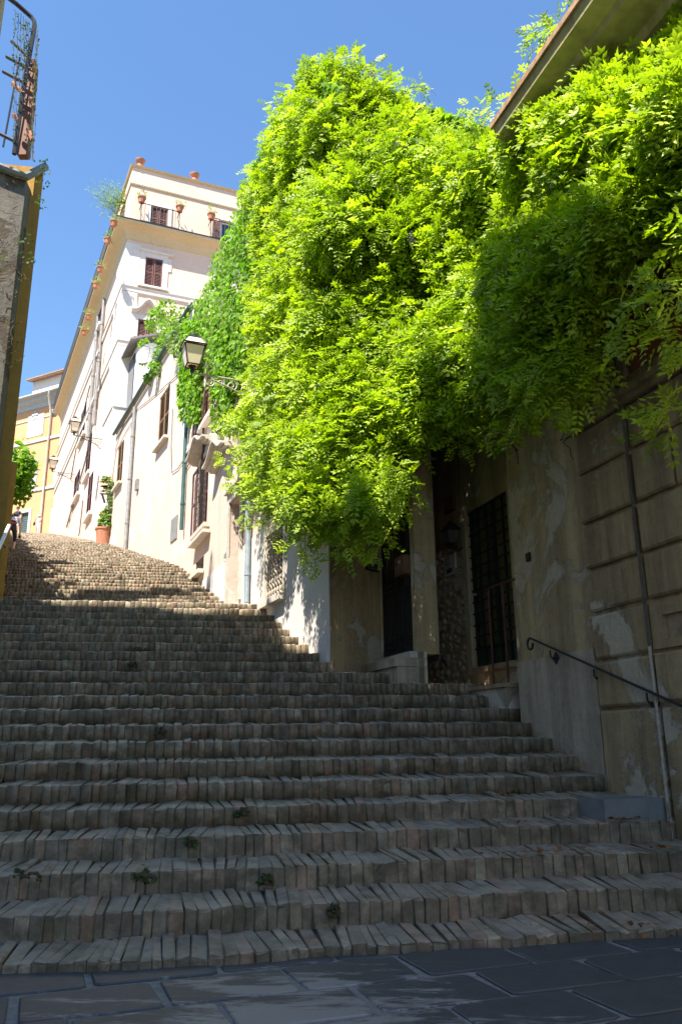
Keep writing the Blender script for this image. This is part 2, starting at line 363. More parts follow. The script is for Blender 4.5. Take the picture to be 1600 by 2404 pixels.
# ------------------------------------------------------------------ stairs
core = MB(); rows = []
for k in range(1, NK + 1):
    s, t_ = S_TAB[k - 1]
    X = 0.0
    for _ in range(6): X = right_x(rowY(k, s, X))
    XR = X + (.9 if k < 12 else .6); Yl = rowY(k, s, -.44 * s)
    XL = llx(Yl) - 2
    rows.append((XL, XR))
    nseg = 80 if k < 40 else 40
    xs = [XL + (XR - XL) * i / nseg for i in range(nseg + 1)]
    lo = [(x * R, (rowY(k, s, x) + .085) * R) for x in xs]; hi = [(x * R, (rowY(k, s, x) + t_ + .6) * R) for x in xs]
    z1 = kz(k) - .015; zb = -.5 if k < 30 else z1 - 2
    for i in range(nseg):
        core.hexa([(*lo[i], zb), (*lo[i + 1], zb), (*hi[i + 1], zb), (*hi[i], zb), (*lo[i], z1), (*lo[i + 1], z1), (*hi[i + 1], z1 + .02), (*hi[i], z1 + .02)])
stairs = struct(core.done('stairs', M['mortar']))
mb = MB(); sl = S_TAB[-1][0]
mb.add([(-200 * R, (sl - 8) * R, TOPZ - .01), (60 * R, (sl + 30) * R, TOPZ - .01), (60 * R, 600 * R, TOPZ - .01), (-300 * R, 600 * R, TOPZ - .01)], [(0, 1, 2, 3)])
struct(mb.done('upper_street', plain('upper_street_stone', (.2, .17, .14), .9)))
bigV = []; bigF = []; bigR = []; nb = 0; singles = 0
def brick_geo(k, x, w, t_, simple):
    s = S_TAB[k - 1][0]
    y0 = rowY(k, s, x - .25); y1 = rowY(k, s, x + .25)
    ew = np.array([.5, y1 - y0]); ew /= np.linalg.norm(ew); ed = np.array([-ew[1], ew[0]])
    o = np.array([x, rowY(k, s, x)]) * R
    jf = RNG.normal(0, .0045); jz = RNG.normal(0, .0035); tl = RNG.normal(0, .003); dep = t_ * R * RNG.uniform(.9, 1.0) + .02
    ht = kz(k) + jz; rise = .15 * R + RNG.normal(0, .006); bt = kz(k - 1) + .0 + RNG.uniform(-.01, .02)
    bt = max(bt, GZ - .02) if k == 1 else bt
    ch = RNG.uniform(.008, .018)
    prof = [(jf + RNG.normal(0, .006), bt), (jf + .004, ht - ch * 1.3), (jf + ch * .45, ht - ch * .35), (jf + ch * 1.2, ht), (dep, ht + rise), (dep, bt + .02)]
    hw = w / 2
    rings = [(-hw, 0), (hw, 0)] if simple else [(-hw, .006), (-hw + .008, 0), (hw - .008, 0), (hw, .006)]
    V = []
    for rw, ins in rings:
        for i, (d, h) in enumerate(prof):
            dd = d + (ins if i in (0, 1, 2) else 0); hh = h - (ins if i in (2, 3, 4) else 0) + tl * (1 if rw > 0 else -1) * (i in (2, 3, 4))
            e = RNG.normal(0, .0025, 3)
            p = o + ew * (rw + e[0]) + ed * (dd + e[1]); V.append((p[0], p[1], hh + e[2]))
    F = []; n = 6
    for r_ in range(len(rings) - 1):
        for i in range(n): F.append((r_ * n + i, r_ * n + (i + 1) % n, (r_ + 1) * n + (i + 1) % n, (r_ + 1) * n + i))
    e = (len(rings) - 1) * n
    F += [(3, 2, 1, 0), (5, 4, 3, 0), (e, e + 1, e + 2, e + 3), (e, e + 3, e + 4, e + 5)]
    return V, F
for k in range(1, NK + 1):
    s, t_ = S_TAB[k - 1]; XL, XR = rows[k - 1]; x = XR
    while x > XL:
        w = (RNG.uniform(.34, .60) if k < 40 else RNG.uniform(.5, .72)); xc = x - w / 2; x -= w
        Y = rowY(k, s, xc)
        if abs(xc) > .50 * Y + 1.5: continue
        V, F = brick_geo(k, xc, w * R - RNG.uniform(.000, .005), min(t_, 3.9), k > 26)
        if k <= 6 and singles < 300 and abs(xc) < .455 * Y:
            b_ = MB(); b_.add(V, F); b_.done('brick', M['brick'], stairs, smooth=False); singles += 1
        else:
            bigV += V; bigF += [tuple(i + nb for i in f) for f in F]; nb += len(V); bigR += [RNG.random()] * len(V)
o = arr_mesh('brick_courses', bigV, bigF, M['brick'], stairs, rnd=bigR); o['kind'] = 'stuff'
# ------------------------------------------------------------------ near house on the right: block courses, red upper wall, eave
zj = [W1.z(*p) for p in ((1423, 1664), (1414, 1551), (1403, 1442), (1394, 1339), (1385, 1232), (1373, 1117))]
z_str = W1.z(1361, 1020); UL = W1.L; up = W1.u(1520, 1353); uq = W1.u(1560, 1100)
base = W1.p(UL, 0, 0)
nh = thing('block_faced_house', 'near house with weathered block courses, red upper wall and jutting mossy eave', 'house', (base.x, base.y, 0))
z_eave = W1.z(1256, 137, .97) - .17; ue = W1.u(1150, 284, .97)
mb = MB(); sheet(mb, W1, 0, UL, -.2, z_eave)
E1 = Wall((w2x(46.8), 46.8), (w2x(46.8) + 60, 46.8 + 20), 1)
mb.add([W1.p(UL, 0, -.2), E1.p(9, 0, -.2), E1.p(9, 0, z_eave), W1.p(UL, 0, z_eave)], [(0, 1, 2, 3)])
mb.add([W1.p(0, 0, -.2), W1.p(0, -9, -.2), W1.p(0, -9, z_eave), W1.p(0, 0, z_eave)], [(0, 1, 2, 3)])
mb.done('wall', M['shade'], nh)
lev = [GZ - .1] + zj + [z_str]
col = 0
for c in range(len(lev) - 1):
    z0, z1 = lev[c] + .02, lev[c + 1] - .02
    us = [UL - .006, up]
    step = .55 if c % 2 else .95
    us.append(up - step)
    while us[-1] > UL - 4.6: us.append(us[-1] - 1.15)
    for a, b_ in zip(us[:-1], us[1:]):
        if c == 2 and abs(a - up) < .01:              # the block with the hollow: four pieces round a hole
            hu0, hu1, hz0, hz1 = up - .50, up - .17, z0 + .07, z1 - .13
            mb = MB()
            for q in ((b_ + .012, hu0, z0, z1), (hu1, a - .012, z0, z1), (hu0, hu1, z0, hz0), (hu0, hu1, hz1, z1)): mb.fbox(W1, q[0], q[1], 0.001, .045, q[2], q[3])
            mb.done('block', M['block'], nh)
            mb = MB(); mb.fbox(W1, hu0, hu1, .002, .006, hz0, hz1)
            mb.done('hollow', M['stone'], nh); continue
        mb = MB(); mb.cham(W1, b_ + .018 + random.uniform(-.004, .004), a - .018, .001, .06 + random.uniform(-.008, .008), z0 + random.uniform(-.006, .006), z1 + random.uniform(-.006, .006), .022); mb.done('block', M['block'], nh)
mb = MB()                                            # string course of three fillets
mb.fbox(W1, 3, UL + .03, .002, .09, z_str, z_str + .07); mb.fbox(W1, 3, UL + .05, .002, .14, z_str + .07, z_str + .13); mb.fbox(W1, 3, UL + .02, .002, .06, z_str + .13, z_str + .22)
mb.done('string_course', M['block'], nh)
zb1 = W1.z(1500, 872)
mb = MB(); mb.fbox(W1, 3, up - .06, .002, .05, z_str + .22, zb1); mb.done('parapet_band', M['block'], nh)
mb = MB(); mb.fbox(W1, 3, up - .1, .003, .02, zb1, z_eave - .3); mb.done('red_panel', M['red'], nh)
mb = MB(); mb.fbox(W1, up - .08, UL + .015, .003, .07, z_str + .22, z_eave - .25); mb.done('corner_pilaster', M['block'], nh)
prof = [(0, -.45), (.22, -.42), (.24, -.30), (.40, -.27), (.42, -.16), (.72, -.12), (.74, -.05), (.93, -.02), (.95, .10), (0, .10)]
mb = MB(); mb.prism([W1.p(0, o_, z_eave + z_) for o_, z_ in prof], W1.d * (ue - .02)); mb.done('eave', M['eave'], nh)
mb = MB(); mb.prism([W1.p(0, -9, z_eave + 2.2), W1.p(0, .98, z_eave + .101), W1.p(0, .98, z_eave + .17), W1.p(0, -9, z_eave + 2.3)], W1.d * ue); mb.done('roof', M['tile'], nh)
# cable conduit with white lower length
mb = MB(); pth = [W1.p(W1.u(x, y, .06), .065, W1.z(x, y, .06)) for x, y in ((1478, 950), (1500, 1160), (1520, 1353), (1536, 1500))]
for p in pth: pass
u_c = up
mb.tube([W1.p(u_c, .075, z_) for z_ in (z_eave - .5, 4, 3, zj[1] + .05)],   .014, 8)
con = mb.done('conduit', M['cable'], nh, smooth=True)
mb = MB(); mb.tube([W1.p(u_c, .076, z_) for z_ in (zj[1] + .05, 1.0, .3, kz(5) - .02)], .015, 8); mb.done('conduit', M['paleiron'], nh, smooth=True)
# ------------------------------------------------------------------ garden wall with the barred door
gw = thing('garden_wall', 'weathered ochre wall holding the dark barred door and handrail', 'wall', W2.p(0, 0, 0))
TOPW = 44 * R + EYE
def rect(W, xl, xr, yt, yb, o=0.0):
    ym = (yt + yb) / 2; xm = (xl + xr) / 2; u0, u1 = W.u(xl, ym, o), W.u(xr, ym, o)
    return (min(u0, u1), max(u0, u1), W.z(xm, yb, o), W.z(xm, yt, o))
dr = rect(W3, 1102, 1206, 1170, 1560)
mb = MB(); sheet(mb, W2, 0, W2.L, -.2, TOPW); sheet(mb, W3, -.25, W3.L + .2, -.2, TOPW, [dr], .14)
mb.add([W2.p(W2.L, 0, -.2), W2.p(W2.L, -.6, -.2), W2.p(W2.L, -.6, TOPW), W2.p(W2.L, 0, TOPW)], [(0, 1, 2, 3)])
mb.done('wall', M['shade'], gw)
zp = W2.z(1300, 1540)
mb = MB(); mb.fbox(W2, .004, W2.L + .02, .002, .035, -.2, zp); mb.done('plinth', M['plinth'], gw)
mb = MB(); mb.fbox(W3, dr[1] + .003, dr[1] + .14, .002, .03, kz(13), dr[3] + .12); mb.fbox(W3, dr[0] - .14, dr[0] - .003, .002, .03, kz(12), dr[3] + .12); mb.done('door_surround', M['plinth'], gw)
stoop_z = W2.z(1217, 1600)
mb = MB(); mb.fbox(W3, dr[0] - .35, W3.L - 1.95, -.02, .46, stoop_z - .05, stoop_z); mb.done('stoop_slab', M['stone'], gw)
mb = MB(); mb.fbox(W3, dr[0] - .33, W3.L - 1.75, -.02, .42, .2, stoop_z - .052); mb.done('stoop', M['plinth'], gw)
# rubble where the plaster fell off between door and gate
ur0, ur1 = dr[1] + .16, W3.u(1000, 1450)
zr0_, zr1_ = kz(12.2), W3.z(1040, 1290); placed = []
for _ in range(2600):
    rd = random.choice((.05, .07, .09, .12, .15)); cu, cz = random.uniform(ur0, ur1), random.uniform(zr0_, zr1_); fall = (cz - zr0_) / (zr1_ - zr0_)
    if abs(cu - (ur0 + ur1) / 2) > (ur1 - ur0) / 2 * (1.05 - .45 * fall ** 2): continue
    if any((cu - a) ** 2 + ((cz - b_) * 1.25) ** 2 < ((rd + c_) * .93) ** 2 for a, b_, c_ in placed): continue
    placed.append((cu, cz, rd)); mb = MB(); c = W3.p(cu, .006, cz); n = random.choice((6, 7, 8)); ring = []; top = []; a0_ = random.random() * 6; rs_ = [random.uniform(.78, 1.12) for _ in range(n)]
    for q in range(n):
        a = a0_ + 2 * math.pi * q / n; dx = W3.d * (rd * 1.08 * math.cos(a) * rs_[q]) + Vector((0, 0, rd * .88 * math.sin(a) * rs_[q]))
        ring.append(c + dx - W3.n * .01); top.append(c + dx * .74 + W3.n * random.uniform(.006, .03))
    mb.add(ring + top + [c + W3.n * random.uniform(.015, .04)], [(i, (i + 1) % n, n + (i + 1) % n, n + i) for i in range(n)] + [(n + i, n + (i + 1) % n, 2 * n) for i in range(n)])
    mb.done('stone', M['stone'], gw)
# door: green leaf behind an iron grid
a, b_, z0, z1 = dr
mb = MB(); mb.fbox(W3, a, b_, -.14, -.115, z0 + .26, z1); mb.done('door_glazing', plain('dusty_glazing', (.15, .13, .06), .35, var=.35, sc=3, bmp=0), gw)
mb = MB(); mb.fbox(W3, a, b_, -.139, -.07, z0, z0 + .26)
for u in (a, (a + b_) / 2 - .04, b_ - .08): mb.fbox(W3, u, u + .08, -.0995, -.075, z0 + .26, z1)
door = mb.done('door', M['green'], gw)
mb = MB()
for i in range(6):
    u = a + .03 + (b_ - a - .06) * i / 5; mb.fbox(W3, u - .012, u + .012, -.06, -.035, z0 + .02, z1)
for j in range(13):
    z = z0 + .25 + (z1 - z0 - .27) * j / 12; mb.fbox(W3, a, b_, -.034, -.02, z - .011, z + .011)
mb.done('grille', M['iron'], door)
mb = MB(); mb.lathe(W3.p(b_ - .10, -.02, z0 + 1.0), [(.0, -.02), (.022, -.012), (.026, 0), (.02, .014), (0, .02)], 10); mb.done('knob', M['paleiron'], door, smooth=True)
mb = MB(); mb.fbox(W3, a - .02, b_ + .02, -.13, .03, z0 - .08, z0 - .002); mb.done('sill', M['stone'], gw)
# ------------------------------------------------------------------ iron gate, its pillars and thresholds
TOPG = 54 * R + EYE
ih = thing('vine_covered_house', 'pink plastered house draped in wisteria and ivy, gate at its near corner', 'house', W4.p(0, 0, 0))
gz0 = WG.z(934, 1541); gzt = kz(8) + EYE + 1.75
go = (.04, WG.L - .05, gz0 - .02, gz0 + 3.1)
mb = MB(); sheet(mb, WG, -.02, WG.L, 0, TOPG, [go], .35)
PB = Vector((7.45 * R, 75.7 * R, 0))
mb.add([WG.p(-.02, 0, 0), PB, Vector((PB.x, PB.y, TOPG)), WG.p(-.02, 0, TOPG)], [(0, 1, 2, 3)])
mb.add([WG.p(-.02, 0, TOPG), WG.p(WG.L, 0, TOPG), WG.p(WG.L, -4, TOPG), WG.p(-.02, -4, TOPG)], [(0, 1, 2, 3)])
TOP4 = 58 * R + EYE
sheet(mb, WS, 0, WS.L, 0, TOP4)
mb.done('wall', M['shade'], ih)
mb = MB(); mb.fbox(WG, -.10, .035, -.06, .03, 0, TOPG - .1); mb.done('gate_pillar', M['shade'], ih)
mb = MB(); mb.fbox(WG, .04, WG.L - .05, -.36, -.35, gz0 - .1, gz0 + 3.1); mb.done('gate_recess', plain('gate_board', (.085, .095, .075), .7, var=.4, sc=3), ih)
mb = MB(); mb.fbox(WG, -.1, WG.L + .02, -.1, .14, gz0 - .09, gz0 - .005); mb.done('threshold', M['travertine'], ih)
mb = MB(); mb.fbox(WG, -.10, WG.L + .06, -.1, .36, gz0 - .20, gz0 - .095); mb.done('threshold', M['plinth'], ih)
mb = MB(); mb.fbox(WG, -.1, WG.L + .0, -.1, .32, .3, gz0 - .205); mb.done('threshold_base', M['plinth'], ih)
gt = thing('iron_gate', 'tall dark iron bar gate under the hanging wisteria', 'gate', WG.p(.1, -.05, gz0))
u0, u1, z0, z1 = .05, WG.L - .06, gz0 + .03, gz0 + 3.05
mb = MB()
for i in range(13):
    u = u0 + .03 + (u1 - u0 - .06) * i / 12; mb.tube([WG.p(u, -.06, z0), WG.p(u, -.06, z1)], .009, 6)
    if i < 12: mb.tube([WG.p(u + .045, -.06, z0), WG.p(u + .045, -.06, gz0 + 1.25), WG.p(u + .045, -.06, gz0 + 1.31)], [.007, .007, .001], 6)
mb.done('bars', M['iron'], gt)
mb = MB()
for z in (z0 + .02, z0 + .24, gz0 + .95, gz0 + 1.12, z1): mb.fbox(WG, u0, u1, -.075, -.045, z - .013, z + .013)
for u in (u0 - .012, (u0 + u1) / 2, u1 - .012): mb.fbox(WG, u, u + .028, -.08, -.04, z0 - .02, z1 + .02)
mb.done('frame', M['iron'], gt)
mb = MB()
for zc in (z0 + .13, gz0 + 1.035):
    n = 12
    for i in range(n):
        ua = u0 + (u1 - u0) * i / n; ub = u0 + (u1 - u0) * (i + 1) / n
        mb.tube([WG.p(ua, -.05, zc - .09), WG.p(ub, -.05, zc + .09)], .006, 5); mb.tube([WG.p(ua, -.05, zc + .09), WG.p(ub, -.05, zc - .09)], .006, 5)
mb.done('lattice_band', M['iron'], gt)['kind'] = 'stuff'
mb = MB(); mb.fbox(WG, .22, .40, -.04, -.03, gz0 + .93, gz0 + 1.16); mb.done('lock_plate', M['iron'], gt)
# ------------------------------------------------------------------ window and shutter builders
def shutter(mb, W, u0, u1, z0, z1, o, flip=0, pitch=.055):
    f = min(.055, (u1 - u0) * .16)
    mb.fbox(W, u0, u0 + f, o, o + .035, z0, z1); mb.fbox(W, u1 - f, u1, o, o + .035, z0, z1)
    for z in (z0, (z0 + z1) / 2 - f / 2, z1 - f): mb.fbox(W, u0 + f, u1 - f, o + .001, o + .034, z, z + f)
    z = z0 + f + pitch / 2
    while z < z1 - f - .01:
        if abs(z - (z0 + z1) / 2) > f * .6:
            mb.hexa([W.p(u0 + f, o + .032, z - .026), W.p(u1 - f, o + .032, z - .026), W.p(u1 - f, o + .006, z + .012), W.p(u0 + f, o + .006, z + .012),
                     W.p(u0 + f, o + .032, z - .018), W.p(u1 - f, o + .032, z - .018), W.p(u1 - f, o + .006, z + .020), W.p(u0 + f, o + .006, z + .020)])
        z += pitch
def window(W, r, parent, sm, surround=None, sw=.14, sill=True, open_=None, glass=False, pitch=.06):
    a, b_, z0, z1 = r
    mb = MB()
    s_ = sw if surround else .05
    for q in ((a - s_, a, z0 - .0, z1 + s_), (b_, b_ + s_, z0, z1 + s_), (a, b_, z1, z1 + s_)): mb.fbox(W, q[0] + .001, q[1] - .001, .002, .045 if surround else .012, q[2], q[3])
    w = mb.done('window', surround or M['white'], parent)
    if sill:
        mb = MB(); mb.fbox(W, a - s_ - .06, b_ + s_ + .06, .002, .16, z0 - .10, z0 - .003); mb.done('sill', surround or M['travertine'], w)
    m_ = (a + b_) / 2
    mb = MB(); mb.fbox(W, a, b_, -.2, -.17, z0, z1); mb.done('pane', M['glass'] if glass else M['dark'], w)
    if open_ == 'flat':
        mb = MB(); shutter(mb, W, a - (b_ - a) * .55 - .03, a - .03, z0, z1, .05, 0, pitch); mb.done('shutter', sm, w)
        mb = MB(); shutter(mb, W, b_ + .03, b_ + (b_ - a) * .55 + .03, z0, z1, .05, 0, pitch); mb.done('shutter', sm, w)
    else:
        mb = MB(); shutter(mb, W, a + .01, m_ - .012, z0 + .01, z1 - .01, -.05, 0, pitch); mb.done('shutter', sm, w)
        mb = MB(); shutter(mb, W, m_ + .012, b_ - .01, z0 + .01, z1 - .01, -.05 if open_ is None else -.02, 0, pitch); mb.done('shutter', sm, w)
    return w
def hood(W, parent, u0, u1, z, rise, depth, mat, th=.10):
    """swan-neck window hood: a moulding that arches up in the middle"""
    mb = MB(); n = 16
    def prof(f): return z + rise * (math.exp(-((f - .5) / .22) ** 2))
    for i in range(n):
        f0, f1 = i / n, (i + 1) / n; ua, ub = u0 + (u1 - u0) * f0, u0 + (u1 - u0) * f1; za, zb = prof(f0), prof(f1)
        for (oa, da, db) in ((depth, 0, th * .5), (depth * .72, -th * .5, 0), (depth * .45, -th * .9, -th * .5)):
            mb.hexa([W.p(ua, oa, za + da), W.p(ub, oa, zb + da), W.p(ub, .002, zb + da), W.p(ua, .002, za + da), W.p(ua, oa, za + db - .001), W.p(ub, oa, zb + db - .001), W.p(ub, .002, zb + db - .001), W.p(ua, .002, za + db - .001)])
    return mb.done('window_hood', mat, parent)
def pipe(W, parent, name, mat, u, z0, z1, o=.09, r=.045, straps=2, foot=True):
    mb = MB(); pts = [W.p(u, o, z1), W.p(u, o, z0 + .12)]
    if foot: pts += [W.p(u, o + .03, z0 + .05), W.p(u - .02, o + .1, z0)]
    mb.tube(pts, r, 10)
    for i in range(straps):
        z = z0 + (z1 - z0) * (i + .7) / (straps + .4); mb.tube([W.p(u, o, z - .03), W.p(u, o, z + .03)], r * 1.22, 10)
    return mb.done(name, mat, parent, smooth=True)
def cable(parent, pts, r=.012, mat=None, name='cable'):
    mb = MB(); mb.tube(pts, r, 5); return mb.done(name, mat or M['cable'], parent, smooth=True)
# ------------------------------------------------------------------ W4: facade of the vine covered house
big = rect(W4, 469, 492, 1078, 1240); upw = rect(W4, 483, 501, 850, 985); doorw = rect(W4, 540, 566, 1172, 1416); lat = rect(W4, 627, 669, 1246, 1404); cel = rect(W4, 459, 478, 1312, 1345)
mb = MB(); sheet(mb, W4, 0, W4.L, 0, TOP4, [big, upw, doorw, lat, cel], .30)
W4B = Wall(P2, (P2[0] + 30, P2[1] + 14), -1)
mb.add([W4.p(W4.L, 0, 2), W4.p(W4.L, -6, 2), W4.p(W4.L, -6, TOP4), W4.p(W4.L, 0, TOP4)], [(0, 1, 2, 3)])
mb.add([W4.p(0, 0, TOP4), W4.p(W4.L, 0, TOP4), W4.p(W4.L, -6, TOP4), W4.p(0, -6, TOP4)], [(0, 1, 2, 3)])
mb.done('facade', M['pink'], ih)
mb = MB()                                             # pale dado that climbs with the stairs, cut round the openings
ops = [doorw, lat, cel]; ed = sorted({.004, W4.L * .9, *[x for q in ops for x in q[:2]]})
for a, b_ in zip(ed[:-1], ed[1:]):
    nn = max(1, int((b_ - a) / .5))
    for i in range(nn):
        ua, ub = a + (b_ - a) * i / nn, a + (b_ - a) * (i + 1) / nn; um = (ua + ub) / 2
        p = W4.p(um, 0, 0); zt = min(stair_z(p.x / R, p.y / R) + 1.62, kz(30)) ; zl = 0.0
        segs = [(zl, zt)]
        for q in ops:
            if q[0] < um < q[1]: segs = [(zl, min(q[2], zt))] + ([(q[3], zt)] if q[3] < zt else [])
        for s0, s1 in segs:
            if s1 > s0 + .01: mb.fbox(W4, ua, ub, .002, .016, s0, s1)
mb.done('dado', M['grey_base'], ih)
# big ground floor window
w = window(W4, big, ih, M['shutter'], M['pink'], .12, True, 'x')
mb = MB(); shutter(mb, W4, big[1] + .05, big[1] + .62, big[2], big[3] - .1, .05); mb.done('shutter', M['shutter'], w)
mb = MB()
for i in range(9):
    u = big[0] + (big[1] - big[0]) * i / 8; mb.tube([W4.p(u, .09, big[2]), W4.p(u, .09, big[3] - .15)], .008, 5)
for j in range(12):
    z = big[2] + (big[3] - .15 - big[2]) * j / 11; mb.tube([W4.p(big[0], .09, z), W4.p(big[1], .09, z)], .007, 5)
mb.done('grille', M['iron'], w)
hood(W4, ih, big[0] - .4, big[1] + .45, W4.z(478, 1068), .32, .34, M['travertine'])
mb = MB(); mb.fbox(W4, big[0] - .3, big[1] + .3, .003, .2, big[2] - .28, big[2] - .2); mb.done('window_apron', M['travertine'], ih)
h2 = rect(W4, 512, 545, 1050, 1095); hood(W4, ih, h2[0] - .3, h2[1] + .2, h2[2] + .2, .34, .34, M['travertine'])
w = window(W4, upw, ih, M['shutter'], M['white'], .10, True, 'x')
mb = MB(); shutter(mb, W4, upw[1] + .04, upw[1] + 1.15, upw[2] - .02, upw[3], .05); mb.done('shutter', M['shutter'], w)
zb = W4.z(470, 1072); 
mb = MB(); zz = W4.z(470, 1010); mb.fbox(W4, W4.u(560), W4.L, .003, .05, zz, zz + .10); mb.done('string_course', M['pink'], ih)
zz = W4.z(540, 905); mb = MB(); mb.fbox(W4, W4.u(640), W4.L, .003, .06, zz, zz + .09); mb.done('string_course', M['pink'], ih)
# street door with stone surround
a, b_, z0, z1 = doorw
mb = MB()
for q in ((a - .16, a - .001, z0, z1 + .22), (b_ + .001, b_ + .16, z0, z1 + .22), (a, b_, z1 + .001, z1 + .22)): mb.fbox(W4, *q[:2], .017, .06, *q[2:])
mb.fbox(W4, a - .22, b_ + .22, .017, .13, z1 + .222, z1 + .30)
mb.done('door_surround', M['travertine'], ih)
mb = MB(); mb.fbox(W4, a, b_, -.26, -.22, z0, z1); m_ = (a + b_) / 2
for (ua, ub) in ((a + .06, m_ - .03), (m_ + .03, b_ - .06)):
    for f0, f1 in ((.04, .26), (.30, .36), (.40, .72), (.78, .95)): mb.cham(W4, ua, ub, -.221, -.195, z0 + (z1 - z0) * f0, z0 + (z1 - z0) * f1, .018)
d_ = mb.done('door', M['oldwood'], ih)
mb = MB(); mb.lathe(W4.p(m_ + .05, -.17, z0 + 1.05), [(0, -.03), (.03, -.02), (.034, 0), (.03, .02), (0, .03)], 10); mb.done('knob', M['iron'], d_, smooth=True)
# lattice window
a, b_, z0, z1 = lat
mb = MB(); mb.fbox(W4, a - .1, b_ + .1, .017, .14, z0 - .11, z0 - .003)
for q in ((a - .1, a, z0, z1 + .1), (b_, b_ + .1, z0, z1 + .1), (a, b_, z1, z1 + .1)): mb.fbox(W4, *q[:2], .017, .04, *q[2:])
w = mb.done('window', M['travertine'], ih)
mb = MB(); mb.fbox(W4, a, b_, -.25, -.2, z0, z1); mb.done('pane', M['dark'], w)
mb = MB(); n = 7; st = (b_ - a) / n; nz = int((z1 - z0) / (st * 1.15))
for j in range(nz):
    for i in range(n):
        ua, ub = a + i * st, a + (i + 1) * st; za, zb = z0 + (z1 - z0) * j / nz, z0 + (z1 - z0) * (j + 1) / nz
        mb.tube([W4.p(ua, -.02, za), W4.p((ua + ub) / 2, .015, (za + zb) / 2), W4.p(ub, -.02, zb)], .013, 5); mb.tube([W4.p(ub, -.02, za), W4.p((ua + ub) / 2, .02, (za + zb) / 2), W4.p(ua, -.02, zb)], .013, 5)
mb.done('lattice', M['paleiron'], w)
# cellar window
a, b_, z0, z1 = cel
mb = MB(); mb.fbox(W4, a - .1, b_ + .1, .017, .16, z0 - .1, z0 - .002); w = mb.done('cellar_window', M['travertine'], ih)
mb = MB(); mb.fbox(W4, a, b_, -.25, -.2, z0, z1); mb.done('pane', M['dark'], w)
mb = MB()
for i in range(7):
    u = a + (b_ - a) * i / 6; mb.tube([W4.p(u, -.03, z0), W4.p(u, -.03, z1)], .01, 5)
for j in range(5):
    z = z0 + (z1 - z0) * j / 4; mb.tube([W4.p(a, -.03, z), W4.p(b_, -.03, z)], .01, 5)
mb.done('grille', M['iron'], w)
pipe(W4, ih, 'drainpipe', M['pipe_blue'], W4.u(592, 1300), W4.z(586, 1425, .09), W4.z(601, 1150), straps=2, foot=False, r=.05)
pipe(W4, ih, 'drainpipe', M['pipe_green'], W4.L - .12, W4.z(432, 1255), W4.z(446, 850), straps=4, foot=False, r=.055)
cable(ih, [W4.p(u, .03, z) for u, z in [W4.at(x, y) for x, y in ((432, 1112), (450, 1085), (470, 1062), (500, 1030))]])
# ------------------------------------------------------------------ W5: low pale house beyond
lh = thing('low_terrace_house', 'pale peach two storey house with roof terrace between tall block and ivy', 'house', W5.p(0, 0, kz(34)))
TOP5 = W5.z(333, 916)
wa = rect(W5, 374, 397, 922, 1035); wb_ = rect(W5, 276, 289, 1046, 1135)
mb = MB(); sheet(mb, W5, 0, W5.L, kz(24), TOP5, [wa, wb_], .2)
mb.add([W5.p(W5.L, 0, kz(40)), W5.p(W5.L, -7, kz(40)), W5.p(W5.L, -7, TOP5), W5.p(W5.L, 0, TOP5)], [(0, 1, 2, 3)])
mb.add([W5.p(0, 0, TOP5 - .3), W5.p(W5.L, 0, TOP5 - .3), W5.p(W5.L, -7, TOP5 - .3), W5.p(0, -7, TOP5 - .3)], [(0, 1, 2, 3)])
mb.done('wall', M['pink'], lh)
mb = MB(); mb.fbox(W5, -.02, W5.L + .06, -.25, .10, TOP5, TOP5 + .08); mb.fbox(W5, -.02, W5.L + .05, -.2, .05, TOP5 - .08, TOP5 - .001); mb.done('coping', M['travertine'], lh)
mb = MB(); mb.tube([W5.p(.1, .12, TOP5 - .10), W5.p(W5.L, .12, TOP5 - .13)], .06, 8); mb.done('gutter', M['pipe_green'], lh, smooth=True)
window(W5, wa, lh, M['shutter2'], None, .1, True, None, pitch=.06); window(W5, wb_, lh, M['shutter2'], None, .1, True, None)
pu = W5.u(311, 1128); pipe(W5, lh, 'drainpipe', M['pipe_grey'], pu, W5.z(304, 1293, .09), W5.z(319, 962), straps=3, r=.075)
nb_ = rect(W5, 403, 417, 1216, 1268); mb = MB(); mb.fbox(W5, *nb_[:2], .004, .03, *nb_[2:]); mb.done('meter_panel', M['concrete'], lh)
cable(lh, [W5.p(u, .03, z) for u, z in [W5.at(x, y) for x, y in ((272, 1060), (290, 1000), (318, 965), (345, 945), (375, 920), (420, 880))]])
cable(lh, [W5.p(u, .03, z) for u, z in [W5.at(x, y) for x, y in ((262, 1150), (275, 1060), (300, 1010), (316, 985))]])
cable(lh, [W5.p(u, .03, z) for u, z in [W5.at(x, y) for x, y in ((408, 960), (404, 1050), (406, 1110), (420, 1100), (430, 1085))]])
mb = MB(); q = rect(W5, 323, 327, 1128, 1150); mb.fbox(W5, *q[:2], .003, .1, *q[2:]); mb.done('junction_box', M['pipe_grey'], lh)
